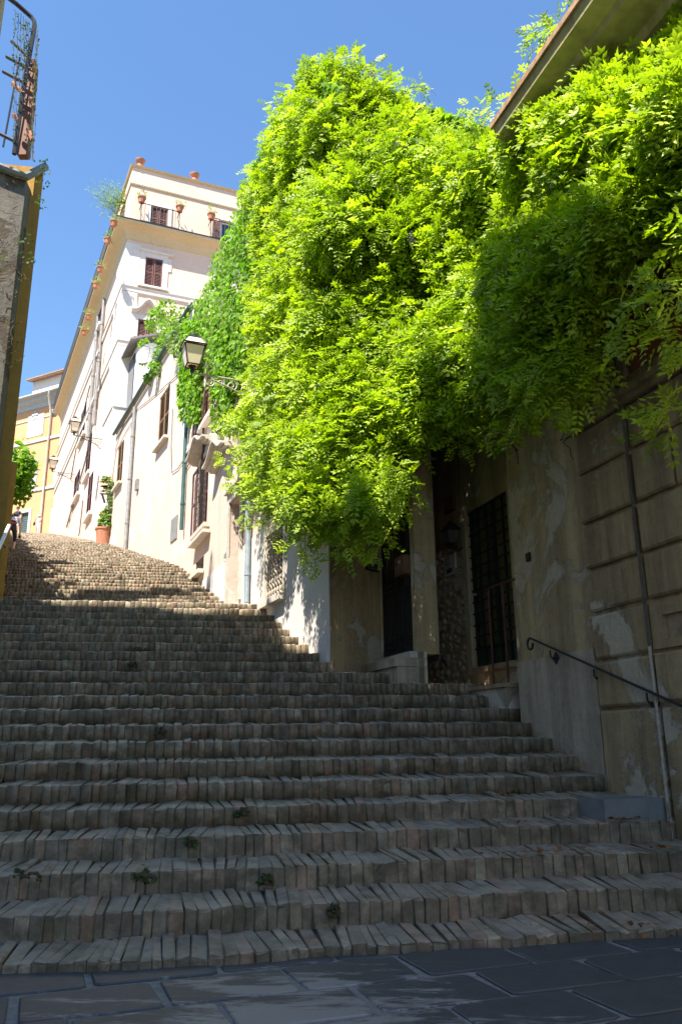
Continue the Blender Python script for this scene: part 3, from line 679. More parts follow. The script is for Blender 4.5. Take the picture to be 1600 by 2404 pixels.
# ------------------------------------------------------------------ tall house
th = thing('tall_corner_house', 'tall peach and white corner house with balcony cornice and brown shutters', 'house', F6.p(0, 0, kz(52)))
zt = F6.z(322, 392); zpar = F6.z(319, 434); zcor = F6.z(345, 545); zband = F6.z(360, 690)
dA = rect(F6, 353, 393, 488, 541); dB = rect(F6, 517, 549, 520, 578); wM = rect(F6, 340, 381, 607, 675); wL = rect(F6, 322, 365, 752, 830); wR = rect(F6, 506, 540, 640, 700)
mb = MB(); sheet(mb, F6, 0, 16, kz(40), zt, [dA, dB, wM, wL, wR], .25)
sw = []
def srect(xl, xr, yt, yb): q = rect(S6, xl, xr, yt, yb); sw.append(q); return q
s1 = srect(236, 241, 700, 760); s2 = srect(226, 232, 880, 930); s3 = srect(192, 203, 965, 1023); s4 = srect(206, 216, 1032, 1110); s5 = srect(177, 189, 1115, 1165); s6 = srect(209, 219, 1120, 1205)
sheet(mb, S6, 0, S6.L, kz(45), zt, [], .25)
mb.add([F6.p(0, 0, zt), F6.p(16, 0, zt), F6.p(16, -20, zt), S6.p(S6.L, 0, zt)], [(0, 1, 2, 3)])
mb.done('wall', M['peach'], th)
zc0, zc1 = zcor - .75, zcor
cp = [(.003, -.62), (.05, -.58), (.08, -.42), (.20, -.20), (.40, -.08), (.60, -.05), (.62, .06), (.003, .06)]
def cornice(prof, z, mat, name, par, uF=16):
    """moulding that runs along both faces and mitres at the corner"""
    mb = MB(); n = len(prof); dd = (F6.n + S6.n); dd = dd / (1 + F6.n.dot(S6.n))
    cor = [F6.a + dd * o_ for o_, z_ in prof]
    A = [F6.p(uF, o_, z + z_) for o_, z_ in prof]; B = [Vector((c.x, c.y, z + z_)) for c, (o_, z_) in zip(cor, prof)]; C = [S6.p(S6.L, o_, z + z_) for o_, z_ in prof]
    mb.add(A + B + C, [(i, (i + 1) % n, n + (i + 1) % n, n + i) for i in range(n)] + [(n + i, n + (i + 1) % n, 2 * n + (i + 1) % n, 2 * n + i) for i in range(n)])
    return mb.done(name, mat, par)
cornice(cp, zcor, M['cove'], 'cornice', th)
cornice([(.003, 0), (.65, 0), (.65, .05), (.003, .05)], zcor + .065, M['iron'], 'balcony_edge', th)
cornice([(.003, -.06), (.09, -.04), (.12, .04), (.003, .06)], zt, M['cove'], 'parapet_coping', th)
cornice([(.003, -.05), (.05, -.04), (.07, .03), (.003, .05)], zpar, M['cove'], 'string_course', th)
cornice([(.003, -.14), (.07, -.12), (.09, .08), (.13, .12), (.003, .15)], zband, M['white'], 'string_course', th)
cornice([(.003, -.14), (.07, -.12), (.09, .08), (.13, .12), (.003, .15)], W5.z(262, 1030) if False else S6.z(238, 905), M['white'], 'string_course', th)
mb = MB()                                             # white corner pilaster on both faces
zq = S6.z(237, 1015); upil = F6.u(326, 640)
for z0, z1 in ((zq, zband - .16), (zband + .16, zcor - .80)):
    mb.fbox(F6, -.05, upil, .004, .06, z0, z1); mb.fbox(S6, .0, 2.2, .004, .055, z0, z1)
mb.fbox(F6, -.08, upil + .05, .004, .11, kz(40), zq - .2); mb.fbox(S6, .0, 2.4, .004, .10, kz(45), zq - .2)
mb.fbox(F6, -.10, upil + .1, .004, .16, zq - .2, zq); mb.fbox(S6, 0, 2.5, .004, .15, zq - .2, zq)
mb.done('corner_pilaster', M['white'], th)
def railing(W, u0, u1, o, z0, z1, parent, n, mat, ends=True):
    mb = MB()
    for i in range(n + 1):
        u = u0 + (u1 - u0) * i / n; mb.tube([W.p(u, o, z0), W.p(u, o, z1)], .012 if 0 < i < n else .022, 5)
    mb.tube([W.p(u0, o, z1), W.p(u1, o, z1)], .02, 6); mb.tube([W.p(u0, o, z0 + .06), W.p(u1, o, z0 + .06)], .012, 5)
    if ends:
        for u in (u0, u1): mb.tube([W.p(u, o, z1), W.p(u, .02, z1)], .018, 6)
    return mb.done('railing', mat, parent)
# balcony doors
w = window(F6, dA, th, M['shutter'], M['white'], .22, False, None, pitch=.085); w = window(F6, dB, th, M['shutter'], M['white'], .10, False, 'flat', glass=True, pitch=.085)
mb = MB(); a, b_, z0, z1 = dB
for q in ((a, a + .1, z0, z1), (b_ - .1, b_, z0, z1), (a + .1, b_ - .1, z1 - .12, z1)): mb.fbox(F6, *q[:2], -.16, -.10, *q[2:])
mb.done('casement', M['white_paint'], w)
zr0 = zcor + .12; rh = 1.0
rA = (F6.u(329, 530, .58), F6.u(420, 550, .7)); railing(F6, rA[0], rA[1], .58, zr0, zr0 + rh, th, 10, M['iron'])
rB = (F6.u(495, 560, .7), F6.u(570, 570, .7)); railing(F6, rB[0], rB[1], .58, zr0, zr0 + rh, th, 9, M['iron'])
railing(S6, .3, S6.L, .60, zr0, zr0 + .95, th, 160, M['iron'], False)
# middle window with eared surround, open shutters ajar; lower one with arched hood
w = window(F6, wM, th, M['shutter'], M['white'], .26, True, 'x', pitch=.075)
mb = MB(); a, b_, z0, z1 = wM
mb.fbox(F6, a - .42, a - .262, .003, .04, z1 - .55, z1 + .12); mb.fbox(F6, b_ + .262, b_ + .42, .003, .04, z1 - .55, z1 + .12); mb.fbox(F6, a - .45, b_ + .45, .003, .14, z1 + .262, z1 + .36)
mb.done('window_ears', M['white'], th)
w = window(F6, wL, th, M['shutter'], M['white'], .22, True, None, pitch=.075); hood(F6, th, wL[0] - .35, wL[1] + .35, wL[3] + .36, .62, .22, M['white'], .14)
window(F6, wR, th, M['shutter'], M['white'], .24, True, None, pitch=.075)
for q in (s1, s2, s3, s4, s5, s6): 
    a, b_, z0, z1 = q; mb = MB()
    for r_ in ((a - .18, a, z0, z1 + .2), (b_, b_ + .18, z0, z1 + .2), (a, b_, z1, z1 + .2)): mb.fbox(S6, *r_[:2], .003, .06, *r_[2:])
    w = mb.done('window', M['white'], th)
    mb = MB(); mb.fbox(S6, a, b_, .002, .02, z0, z1); mb.done('pane', M['dark'], w)
    mb = MB(); shutter(mb, S6, a + .02, (a + b_) / 2 - .02, z0, z1, .025, 0, .09); shutter(mb, S6, (a + b_) / 2 + .02, b_ - .02, z0, z1, .03, 0, .09); mb.done('shutter', M['shutter'], w)
    mb = MB(); mb.fbox(S6, a - .25, b_ + .25, .003, .18, z0 - .16, z0 - .003); mb.done('sill', M['white'], w)
for px, yt, yb in ((222, 800, 1030), (236, 760, 1000)):
    u = S6.u(px, (yt + yb) / 2); pipe(S6, th, 'drainpipe', M['pipe_grey'], u, S6.z(px - 8, yb), zcor - .8, o=.12, r=.09, straps=3, foot=False)
cable(th, [S6.p(u, .08, z) for u, z in [S6.at(x, y) for x, y in ((245, 880), (205, 1080), (160, 1238))]], .05, M['pipe_grey'], 'climbing_pipe')
cable(th, [S6.p(u, .08, z) for u, z in [S6.at(x, y) for x, y in ((215, 905), (190, 1010), (170, 1125))]], .04, M['pipe_grey'], 'climbing_pipe')
cable(th, [S6.p(u, .06, z) for u, z in [S6.at(x, y) for x, y in ((198, 1175), (190, 1250), (188, 1258))]], .03, M['cable'])
# ------------------------------------------------------------------ far orange house closing the street
YO = 352.0
o_l = at(-60, 1250, YO + 22); o_r = at(190, 1250, YO - 10)
FO = Wall((o_l.x / R, o_l.y / R), (o_r.x / R, o_r.y / R), -1)
oh = thing('orange_house', 'orange house with grey trim and white shutters at the head of the stairs', 'house', FO.p(0, 0, TOPZ))
zot = FO.z(120, 930)
wins = [rect(FO, 70, 99, 980, 1024), rect(FO, 152, 178, 985, 1018), rect(FO, 70, 84, 1088, 1142), rect(FO, 132, 158, 1086, 1138)]
doors = [rect(FO, 48, 66, 1204, 1262), rect(FO, 125, 146, 1199, 1262)]
mb = MB(); sheet(mb, FO, 0, FO.L, TOPZ - 1, zot, wins + doors, .2); mb.done('wall', M['orange'], oh)
for q in wins:
    a, b_, z0, z1 = q; mb = MB()
    for r_ in ((a - .2, a, z0, z1 + .2), (b_, b_ + .2, z0, z1 + .2), (a, b_, z1, z1 + .2)): mb.fbox(FO, *r_[:2], .003, .05, *r_[2:])
    w = mb.done('window', M['greytrim'], oh)
    for ua, ub in ((a + .01, (a + b_) / 2 - .01), ((a + b_) / 2 + .01, b_ - .01)):
        mb = MB(); shutter(mb, FO, ua, ub, z0, z1, .005, 0, .09); mb.fbox(FO, ua, ub, -.02, .004, z0, z1); mb.done('shutter', M['wshutter'], w)
for z in (FO.z(120, 1028), FO.z(120, 1144)):
    mb = MB(); mb.fbox(FO, 0, FO.L, .003, .08, z - .1, z + .14); mb.done('string_course', M['greytrim'], oh)
mb = MB(); mb.prism([FO.p(0, o_, zot + z_) for o_, z_ in ((0, -.9), (.15, -.85), (.2, -.5), (.5, -.35), (.55, -.05), (.9, 0), (.9, .12), (0, .12))], FO.d * FO.L); mb.done('cornice', M['greytrim'], oh)
mb = MB(); z = zot - 1.75; mb.fbox(FO, 0, FO.L, .003, .05, z - .05, z + .06); mb.done('frieze_band', M['greytrim'], oh)
for px in (86, 126):
    u = FO.u(px, 960); mb = MB(); mb.fbox(FO, u - .18, u + .18, .003, .07, z + .07, z + .32); mb.fbox(FO, u - .34, u + .34, .003, .10, z + .32, z + .48); mb.fbox(FO, u - .12, u + .12, .003, .06, z + .48, z + .80); mb.done('frieze_ornament', M['greytrim'], oh)
for q in doors:
    a, b_, z0, z1 = q; mb = MB()
    for r_ in ((a - .3, a, z0, z1 + .25), (b_, b_ + .3, z0, z1 + .25), (a, b_, z1, z1 + .25)): mb.fbox(FO, *r_[:2], .003, .05, *r_[2:])
    w = mb.done('door', M['greytrim'], oh)
    mb = MB(); mb.fbox(FO, a, b_, -.2, -.15, z0, z1); mb.done('leaf', M['pipe_green'], w)
    mb = MB()
    for i in range(5):
        for j in range(11):
            ua = a + .12 + (b_ - a - .24) * i / 5; za = z0 + .2 + (z1 - z0 - .4) * j / 11; mb.fbox(FO, ua, ua + (b_ - a - .24) / 5 - .06, -.149, -.12, za, za + (z1 - z0 - .4) / 11 - .08)
    mb.done('panes', M['concrete'], w)
pu = FO.u(112, 1090); mb = MB(); mb.tube([FO.p(pu + .5, .95, zot - .1), FO.p(pu + .4, .9, zot - .4), FO.p(pu, .14, zot - 1.6), FO.p(pu, .14, TOPZ)], .09, 8); mb.done('drainpipe', M['pipe_cream'], oh, smooth=True)
# attic storey with tiled roof
za = FO.z(120, 888); ua0, ua1 = FO.u(78, 905), FO.L
AT = Wall((FO.p(0, -1.6, 0).x / R, FO.p(0, -1.6, 0).y / R), (FO.p(FO.L, -1.6, 0).x / R, FO.p(FO.L, -1.6, 0).y / R), -1)
awin = rect(AT, 142, 166, 902, 925); zat = AT.z(120, 886); ua0 = AT.u(78, 905)
mb = MB(); sheet(mb, AT, ua0, AT.L, zot, zat, [awin], .15); mb.add([AT.p(ua0, 0, zot), AT.p(ua0, -5, zot), AT.p(ua0, -5, zat), AT.p(ua0, 0, zat)], [(0, 1, 2, 3)]); mb.done('attic_wall', M['white'], oh)
mb = MB(); mb.fbox(AT, awin[0], awin[1], -.12, -.1, awin[2], awin[3]); w = mb.done('attic_window', M['glass'], oh)
mb = MB(); m_ = (awin[0] + awin[1]) / 2
for u in (awin[0], m_ - .05, awin[1] - .1): mb.fbox(AT, u, u + .1, -.09, -.03, awin[2], awin[3])
mb.done('frame', M['white_paint'], w)
nt_ = int((AT.L - ua0) / .26)
for i in range(nt_):
    u = ua0 - .15 + i * .26; mb = MB(); n = 6
    A = [AT.p(u + .12 * math.cos(math.pi * q / n), .55, zat + .02 + .12 * math.sin(math.pi * q / n) + random.uniform(-.02, .02)) for q in range(n + 1)]
    B = [p - AT.n * 3.2 + Vector((0, 0, 1.0)) for p in A]
    mb.add(A + B, [(q, q + 1, n + 2 + q, n + 1 + q) for q in range(n)] + [tuple(range(n + 1))]); mb.done('roof_tile', M['tile'], oh)
mb = MB(); mb.prism([AT.p(ua0 - .2, .5, zat), AT.p(ua0 - .2, -3.0, zat + 1.0), AT.p(ua0 - .2, -3.0, zat + .9), AT.p(ua0 - .2, .5, zat - .08)], AT.d * (AT.L - ua0)); mb.done('roof', M['tile'], oh)
# ------------------------------------------------------------------ left side: ochre wall with terrace, near house, garden wall higher up
zterr = at(85, 395, 79.5).z
ow = thing('ochre_terrace_wall', 'tall ochre and grey walled block with rounded top rim at left edge', 'wall', (LC[0] * R, LC[1] * R, kz(22)))
FL = Wall((LC[0] - 5, LC[1] - .9), LC, -1)
FL2 = Wall(LC, (LC[0] - 8, LC[1] + 12), -1)
mb = MB(); sheet(mb, FL, 0, FL.L, 0, zterr)
mb.add([FL.p(FL.L, 0, 0), FL2.p(.5, 0, 0), FL2.p(.5, 0, zterr), FL.p(FL.L, 0, zterr)], [(0, 1, 2, 3)])
mb.add([FL.p(0, 0, zterr), FL.p(FL.L, 0, zterr), FL2.p(.5, 0, zterr), FL.p(0, -.6, zterr)], [(0, 1, 2, 3)])
mb.done('wall', M['ochre'], ow)
# grey older wall standing in front, its rim curving
eg = at(24, 826, 76.5); gx = eg.x / R - .9
pl = []
for i in range(13):
    f = i / 12; pl.append((gx - 12 * (1 - f), 76.5 - 2.8 * (1 - f) + (2.2 * max(0, f - .7) / .3) ** 1 * .5))
mb = MB(); zt_g = at(70, 408, 76.5).z
V = []
for z in (0, zt_g): V += [Vector((x * R, y * R, z + (.0 if z == 0 else .25 * (1 - i / 12)))) for i, (x, y) in enumerate(pl)]
n = len(pl); mb.add(V, [(i, i + 1, n + i + 1, n + i) for i in range(n - 1)])
back = [Vector((x * R - .05, y * R + .6, v.z)) for (x, y), v in zip(pl, V[n:])]
mb.add(V[n:] + back, [(i, i + 1, n + i + 1, n + i) for i in range(n - 1)])
mb.add([V[n - 1], V[2 * n - 1], back[-1], Vector((back[-1].x, back[-1].y, 0))], [(0, 1, 2, 3)])
mb.done('old_wall', M['oldgrey'], ow)
mb = MB(); rim = [v + Vector((0.0, -.06, .03)) for v in V[n:]]; mb.tube(rim + [FL.p(FL.L + .02, .02, zterr + .02)], .085, 8); mb.done('rim', M['concrete'], ow, smooth=True)
hr = thing('white_handrail', 'pale painted handrail climbing along the ochre wall', 'handrail', at(0, 1290, 74))
mb = MB(); mb.tube([at(-30, 1352, 70), at(0, 1282, 74.5), at(22, 1234, 78)], .032, 8); mb.done('rail', M['white_paint'], hr, smooth=True)
mb = MB(); p = at(8, 1265, 75.7); mb.tube([p, p + Vector((-.02, .0, -.07)), p + Vector((-.05, .25, -.09))], .014, 6); mb.done('bracket', M['iron'], hr)
# near house at far left
nl = thing('beige_left_house', 'beige house with olive shutters, edge seen at top left corner', 'house', (-27.5 * R, 52 * R, 0))
zne = at(183, 12, 54).z; xe = at(183, 12, 54).x
FN = Wall((-26.8, 34), (-27.5, 52), -1)
mb = MB(); sheet(mb, FN, 0, FN.L, 0, zne); q = FN.p(FN.L, 0, 0)
mb.add([q, q + Vector((-8, 1, 0)), q + Vector((-8, 1, zne)), q + Vector((0, 0, zne))], [(0, 1, 2, 3)]); q2 = FN.p(0, 0, 0)
mb.add([q2, q2 + Vector((-8, 1, 0)), q2 + Vector((-8, 1, zne)), q2 + Vector((0, 0, zne))], [(0, 1, 2, 3)])
mb.done('wall', M['plinth'], nl)
mb = MB(); mb.prism([FN.p(-.3, .02, zne - .02), FN.p(-.3, xe - q.x, zne), FN.p(-.3, xe - q.x, zne + .12), FN.p(-.3, -8, zne + 1.6), FN.p(-.3, -8, zne)], FN.d * (FN.L + .32)); mb.done('eave', M['wood'], nl)
for yt, yb in ((30, 60), (80, 135), (210, 240)):
    z0, z1 = at(8, yb, 51).z, at(8, yt, 51).z; 
    u1 = FN.L - .22
    mb = MB(); shutter(mb, FN, u1 - .5, u1, z0 - .4, z1 + .4, .01); mb.done('shutter', plain('olive_paint', (.16, .13, .03), .6), nl)
# unseen taller house on the left, heights and skew shaped for the shade it casts
tl_ = thing('left_shade_house', 'unseen tall house on the left, stepped and skewed to shade the stairs', 'house', (-30 * R, 10 * R, 0))
def body(W, zt, name, skew=1, depth=9):
    mb = MB(); sheet(mb, W, 0, W.L, 0, zt); q = W.p(W.L, 0, 0); q2 = W.p(0, 0, 0); bk = Vector((-depth, skew, 0)); T = Vector((0, 0, zt))
    for e in (q, q2): mb.add([e, e + bk, e + bk + T, e + T], [(0, 1, 2, 3)])
    mb.add([q + T, q + bk + T, q2 + bk + T, q2 + T], [(0, 1, 2, 3)]); mb.done(name, M['plinth'], tl_)
body(Wall((-24.5, -110), (-25.5, -14), -1), 148 * R + EYE, 'wall', -9); body(Wall((-25.5, -13.9), (-25.7, -2), -1), 131 * R + EYE, 'stair_shade_block', -9); body(Wall((-28, -1.9), (-28.1, 3.8), -1), 114 * R + EYE, 'shade_block'); body(Wall((-28.1, 3.9), (-28.2, 7.8), -1), 104 * R + EYE, 'shade_block'); body(Wall((-28.3, 7.9), (-28.6, 19.8), -1), 95 * R + EYE, 'shade_block'); body(Wall((-28.7, 19.9), (-29, 33.8), -1), 80 * R + EYE, 'shade_block')  # stepped blocks added to shape the shadow edge on stairs and walls
# garden wall along the left of the upper flight
uw = thing('left_garden_wall', 'low rendered garden wall along the left side of the upper flight', 'wall', (-38 * R, 86 * R, kz(22)))
FU = Wall((-36, 84), (-36 - .475 * 230, 84 + 230), -1)
mb = MB(); nseg = 24
for i in range(nseg):
    ua, ub = FU.L * i / nseg, FU.L * (i + 1) / nseg; p = FU.p((ua + ub) / 2, 0, 0); zt2 = stair_z(p.x / R + 3, p.y / R) + 2.6
    mb.fbox(FU, ua, ub - .002, -.4, 0, zt2 - 8, zt2)
mb.done('wall', M['ochre'], uw)
# ------------------------------------------------------------------ foliage
def unit(v): return v / np.maximum(np.linalg.norm(v, axis=-1, keepdims=True), 1e-9)
def compound(n_pair=4):
    """pinnate leaf in local axes: x along the stalk, y across, z normal; each leaflet a folded kite"""
    V = []; F = []; n = 0
    def leaflet(px_, ang, L, wd):
        nonlocal n
        c, s = math.cos(ang), math.sin(ang)
        for a, b_, z in ((0, 0, 0), (.45, -.5, -.10), (1, 0, -.16), (.45, .5, -.10), (.45, 0, .03)):
            x, y = a * L, b_ * wd; V.append((px_ + x * c - y * s, x * s + y * c, z * L - .5 * px_ * px_))
        F.extend([(n, n + 1, n + 4), (n + 1, n + 2, n + 4), (n + 4, n + 2, n + 3), (n, n + 4, n + 3)]); n += 5
    for i in range(n_pair):
        x = .22 + .62 * i / (n_pair - 1); L = .34 * (1 - .25 * abs(i / (n_pair - 1) - .4))
        leaflet(x, 1.0, L, L * .5); leaflet(x, -1.0, L, L * .5)
    leaflet(.86, 0, .30, .125)
    return np.array(V), np.array(F)
def single_leaf(lobed=True):
    V = [(0, 0, 0), (.30, -.52, -.08), (.62, -.34, -.05), (1, 0, -.14), (.62, .34, -.05), (.30, .52, -.08), (.4, 0, .05)]
    F = [(0, 1, 6), (1, 2, 6), (2, 3, 6), (3, 4, 6), (4, 5, 6), (5, 0, 6)]
    return np.array(V), np.array(F)
CV, CF = compound(); C4V, C4F = compound(4); LV, LF = single_leaf()
def scatter(P, X, Nn, size, TV, TF):
    X = unit(X); Nn = unit(Nn - X * np.sum(X * Nn, 1, keepdims=True)); Yv = np.cross(Nn, X)
    B = np.stack([X, Yv, Nn], 1) * size[:, None, None]
    V = np.einsum('vk,nkj->nvj', TV, B) + P[:, None, :]
    F = TF[None] + (np.arange(len(P)) * len(TV))[:, None, None]
    return V.reshape(-1, 3), F.reshape(-1, 3), np.repeat(RNG.random(len(P)), len(TV))
def join(parts):
    V = []; F = []; Rr = []; n = 0
    for v, f, r_ in parts: V.append(v); F.append(f + n); Rr.append(r_); n += len(v)
    return np.concatenate(V), np.concatenate(F), np.concatenate(Rr)
def inpoly(x, y, poly):
    c = False; j = len(poly) - 1
    for i in range(len(poly)):
        xi, yi = poly[i]; xj, yj = poly[j]
        if (yi > y) != (yj > y) and x < (xj - xi) * (y - yi) / (yj - yi) + xi: c = not c
        j = i
    return c
OUT = np.array([-.93, -.36, .25])
def clump_leaves(c, rad, n, size, out=OUT, TV=CV, TF=CF, droop=.35, squash=(1, 1, .85)):
    d = unit(RNG.normal(size=(n, 3)) + out * .55); rr = rad * RNG.uniform(.45, 1.05, n) ** .8
    P = np.array(c) + d * rr[:, None] * np.array(squash)
    X = d * .8 + RNG.normal(size=(n, 3)) * .55 + out * .25; X[:, 2] -= droop
    Nn = np.array(to_sun) * .95 + d * .55 + RNG.normal(size=(n, 3)) * .42
    return scatter(P, X, Nn, size * RNG.uniform(.7, 1.25, n), TV, TF)
WX = Wall((w2x(30), 30), (w2x(64), 64)); WZ = Wall((-3, 64.6), (9, 64.6), -1)
def outp(px, py, off):
    """point seen at px, py that hangs off metres in front of whichever wall is behind it"""
    x = ray(px, py).x
    W = W4 if x < -.0151 else (WZ if 30.34 / (x + .333) > 64.6 else WX)
    u, z = W.at(px, py, off); q = W.p(u, off, z); D = wall_depth(px, py) - (1.0 + 4.2 * off)
    return q if q.y / R > D else at(px, py, D)
def wall_depth(px, py):
    x = ray(px, py).x
    if x < -.0151: return 24.87 / (x + .4)
    return min(64.6, 30.34 / (x + .333))
POLY = [(742, 182), (800, 165), (835, 170), (900, 200), (960, 252), (1000, 310), (1060, 360), (1130, 345), (1180, 330), (1250, 298), (1310, 260), (1360, 250), (1420, 198), (1460, 204), (1510, 178), (1570, 164), (1620, 115), (1720, 85),
        (1720, 600), (1600, 530), (1540, 500), (1470, 540), (1410, 610), (1390, 760), (1370, 850), (1290, 900), (1230, 880), (1180, 940), (1120, 990), (1060, 960), (990, 1020), (945, 1080),
        (925, 1180), (860, 1240), (790, 1230), (735, 1250), (700, 1200), (650, 1175), (610, 1150), (590, 1080), (600, 1020), (560, 985), (575, 950), (605, 890), (610, 800), (600, 730), (630, 640), (635, 520), (610, 470), (620, 410), (660, 370), (668, 300), (690, 250), (715, 245), (735, 250)]
clumps = []; tries = 0
while tries < 9000 and len(clumps) < 520:
    tries += 1; x, y = random.uniform(500, 1720), random.uniform(30, 1310)
    if not inpoly(x, y, POLY): continue
    md = 34 if x < 1150 else 44
    if any((x - a) ** 2 + (y - b_) ** 2 < md * md for a, b_ in [q[:2] for q in clumps]): continue
    clumps.append((x, y))
big_bumps = [(random.uniform(520, 1650), random.uniform(150, 1250), random.uniform(90, 170)) for _ in range(34)]
def bumpd(x, y): return max([0] + [1 - ((x - a) ** 2 + (y - b_) ** 2) / (r_ * r_) for a, b_, r_ in big_bumps])
holes = [(775, 385, 75), (800, 650, 95), (720, 590, 55), (880, 500, 55), (1010, 420, 60), (690, 960, 60), (830, 1120, 75), (1000, 720, 60), (920, 880, 60), (650, 800, 45), (860, 300, 45), (1150, 560, 60), (1250, 420, 55), (1350, 620, 60), (1500, 380, 60), (600, 1090, 40), (760, 840, 50), (940, 620, 45)]
def off_at(x, y):
    h = max([0] + [1 - ((x - a) ** 2 + (y - b_) ** 2) / (r_ * r_) for a, b_, r_ in holes])
    return (.22 + 1.15 * min(max((y - 200) / 1000, 0), 1) + .75 * bumpd(x, y)) * (1 - .9 * h)
wi = thing('wisteria', 'huge bright green wisteria cascading over the wall above the gate', 'climbing plant', at(905, 1500, 63))
parts = []
for x, y in clumps:
    D = wall_depth(x, y); bl = bumpd(x, y)
    off = off_at(x, y) + random.uniform(-.1, .15)
    c = outp(x, y, off)
    edge = 1 if inpoly(x - 40, y, POLY) and inpoly(x + 40, y, POLY) and inpoly(x, y - 40, POLY) and inpoly(x, y + 40, POLY) else .75
    rad = (.24 + .20 * random.random()) * edge * (.78 if x > 1150 else 1)
    parts.append(clump_leaves(c, rad, int(112 * edge), .235))
for x, y in clumps:                                   # inner layer against the wall
    if y > 1180: continue
    c = outp(x, y, .12)
    parts.append(clump_leaves(c, .32, 26, .22))
# loose sprays that break the outline
for x, y in [(733, 185), (752, 160), (805, 150), (640, 330), (650, 260), (690, 225), (600, 400), (585, 470), (520, 1000), (535, 1080), (560, 1140), (590, 1205), (650, 1230), (700, 1270), (745, 1315), (820, 1290), (880, 1285), (935, 1180), (1090, 1040), (1180, 1015),
             (1240, 960), (1330, 950), (1400, 880), (1590, 960), (1600, 800), (1560, 780), (1500, 700), (1470, 780), (1290, 180), (1285, 75), (1330, 60), (1400, 90), (1440, 85), (1120, 265), (1160, 265), (980, 215), (1050, 300), (1550, 650), (1600, 700), (1450, 620), (1215, 1000), (1235, 250), (1310, 200), (1390, 160), (1460, 130), (1540, 120), (1270, 90)]:
    c = outp(x, y, off_at(x, y) + random.uniform(-.25, .1))
    parts.append(clump_leaves(c, .17, 22, .20, droop=.5))
for x, y in [(1595, 985), (1375, 900), (1340, 915), (1290, 905), (1260, 930), (1385, 885)]:
    c = outp(x, y, .55); parts.append(clump_leaves(c, .2, 16, .27, droop=.2))
V, F, rr = join(parts)
o = arr_mesh('foliage', V, F, M['wist'], wi, rnd=rr); o['kind'] = 'stuff'
def wander(p, q, n, amp, sag=0):
    pts = []
    for i in range(n + 1):
        f = i / n; b_ = p.lerp(q, f); a = amp * math.sin(math.pi * f)
        pts.append(b_ + Vector((random.uniform(-a, a), random.uniform(-a, a), random.uniform(-a, a) - sag * math.sin(math.pi * f))))
    return pts
for (x0, y0, x1, y1, r_) in [(960, 1290, 940, 900, .03), (955, 1130, 1060, 700, .022), (985, 1080, 1045, 1140, .012), (1190, 1000, 1215, 1090, .012), (1170, 1000, 1225, 1050, .008), (1040, 1000, 1220, 640, .02), (1290, 850, 1250, 560, .016), (1300, 980, 1345, 1080, .008), (1560, 860, 1600, 620, .012), (945, 1240, 1000, 1010, .016), (1585, 700, 1570, 560, .008), (1330, 800, 1400, 560, .012)]:
    p = outp(x0, y0, .12); q = outp(x1, y1, .25)
    mb = MB(); mb.tube(wander(p, q, 10, .07), [r_ * (1 - .05 * i) for i in range(11)], 6); mb.done('stem', M['stem'], wi, smooth=True)
for (x0, y0, x1, y1) in [(745, 200, 726, 158), (640, 300, 655, 222), (660, 240, 735, 225), (950, 215, 1025, 225), (1150, 350, 1185, 340), (1010, 340, 1130, 330), (1290, 130, 1345, 20), (1290, 100, 1280, 30)]:
    p = at(x0, y0, wall_depth(x0, y0) * .97) ; q = at(x1, y1, wall_depth(x0, y0) * .965)
    mb = MB(); mb.tube(wander(p, q, 9, .05, -.16), [.007 * (1 - .08 * i) for i in range(10)], 5); mb.done('tendril', M['stem'], wi, smooth=True)
fl = [(1355, 248), (1357, 262), (1190, 300), (1330, 502), (1312, 527), (713, 872), (712, 862), (640, 615), (696, 580), (1050, 445), (935, 335), (872, 182), (990, 385), (1393, 395), (1432, 365), (630, 722), (861, 690), (1157, 615), (672, 838), (658, 842), (930, 350), (728, 570), (1395, 430), (590, 1010), (602, 1030), (905, 500), (1020, 520), (965, 560), (780, 625)]
for x, y in fl:
    off = off_at(x, y) + .46
    c = outp(x, y, off); mb = MB()
    for i in range(46):
        f = i / 46; a = i * 2.4; r_ = .048 * (1 - f) ** .6 + .006; p = c + Vector((r_ * math.cos(a), r_ * math.sin(a), .08 - .22 * f)); e = .016 * (1 - .5 * f)
        n1 = Vector((math.cos(a), math.sin(a), .2)).normalized(); t1 = n1.cross(Vector((0, 0, 1))).normalized(); b1 = n1.cross(t1)
        mb.add([p - t1 * e, p - b1 * e + n1 * .008, p + t1 * e, p + b1 * e + n1 * .008], [(0, 1, 2, 3)])
    mb.done('flower_cluster', M['flower'], wi)
# dark self-clinging ivy on the facade and parapet
iv = thing('ivy', 'dark green ivy hanging in curtains over the pink facade', 'climbing plant', W4.p(W4.L * .7, 0, TOP4))
Wn = np.array(W4.n)
def wall_leaves(W, uz, o_lo, o_hi, size):
    n = len(uz); u, z = np.array(uz).T; o_ = RNG.uniform(o_lo, o_hi, n)
    a, d, nn = np.array(W.a), np.array(W.d), np.array(W.n)
    P = a + d * u[:, None] + nn * o_[:, None]; P[:, 2] = z
    X = np.array([0, 0, -1.0]) + RNG.normal(size=(n, 3)) * .45 + nn * .35; Nn = nn + np.array([0, 0, .45]) + RNG.normal(size=(n, 3)) * .5
    return scatter(P, X, Nn, size * RNG.uniform(.5, 1.45, n), LV, LF)
parts = []
IP = [(730, 165), (700, 240), (640, 330), (585, 430), (572, 480), (545, 545), (512, 600), (500, 655), (465, 715), (440, 775), (430, 850), (428, 900), (470, 905), (480, 820), (500, 830), (505, 930), (548, 930), (575, 880), (640, 700), (760, 400), (800, 200)]
pts = []
while len(pts) < 13000:
    x, y = random.uniform(425, 800), random.uniform(165, 935)
    if inpoly(x, y, IP): pts.append(W4.at(x, y, .12))
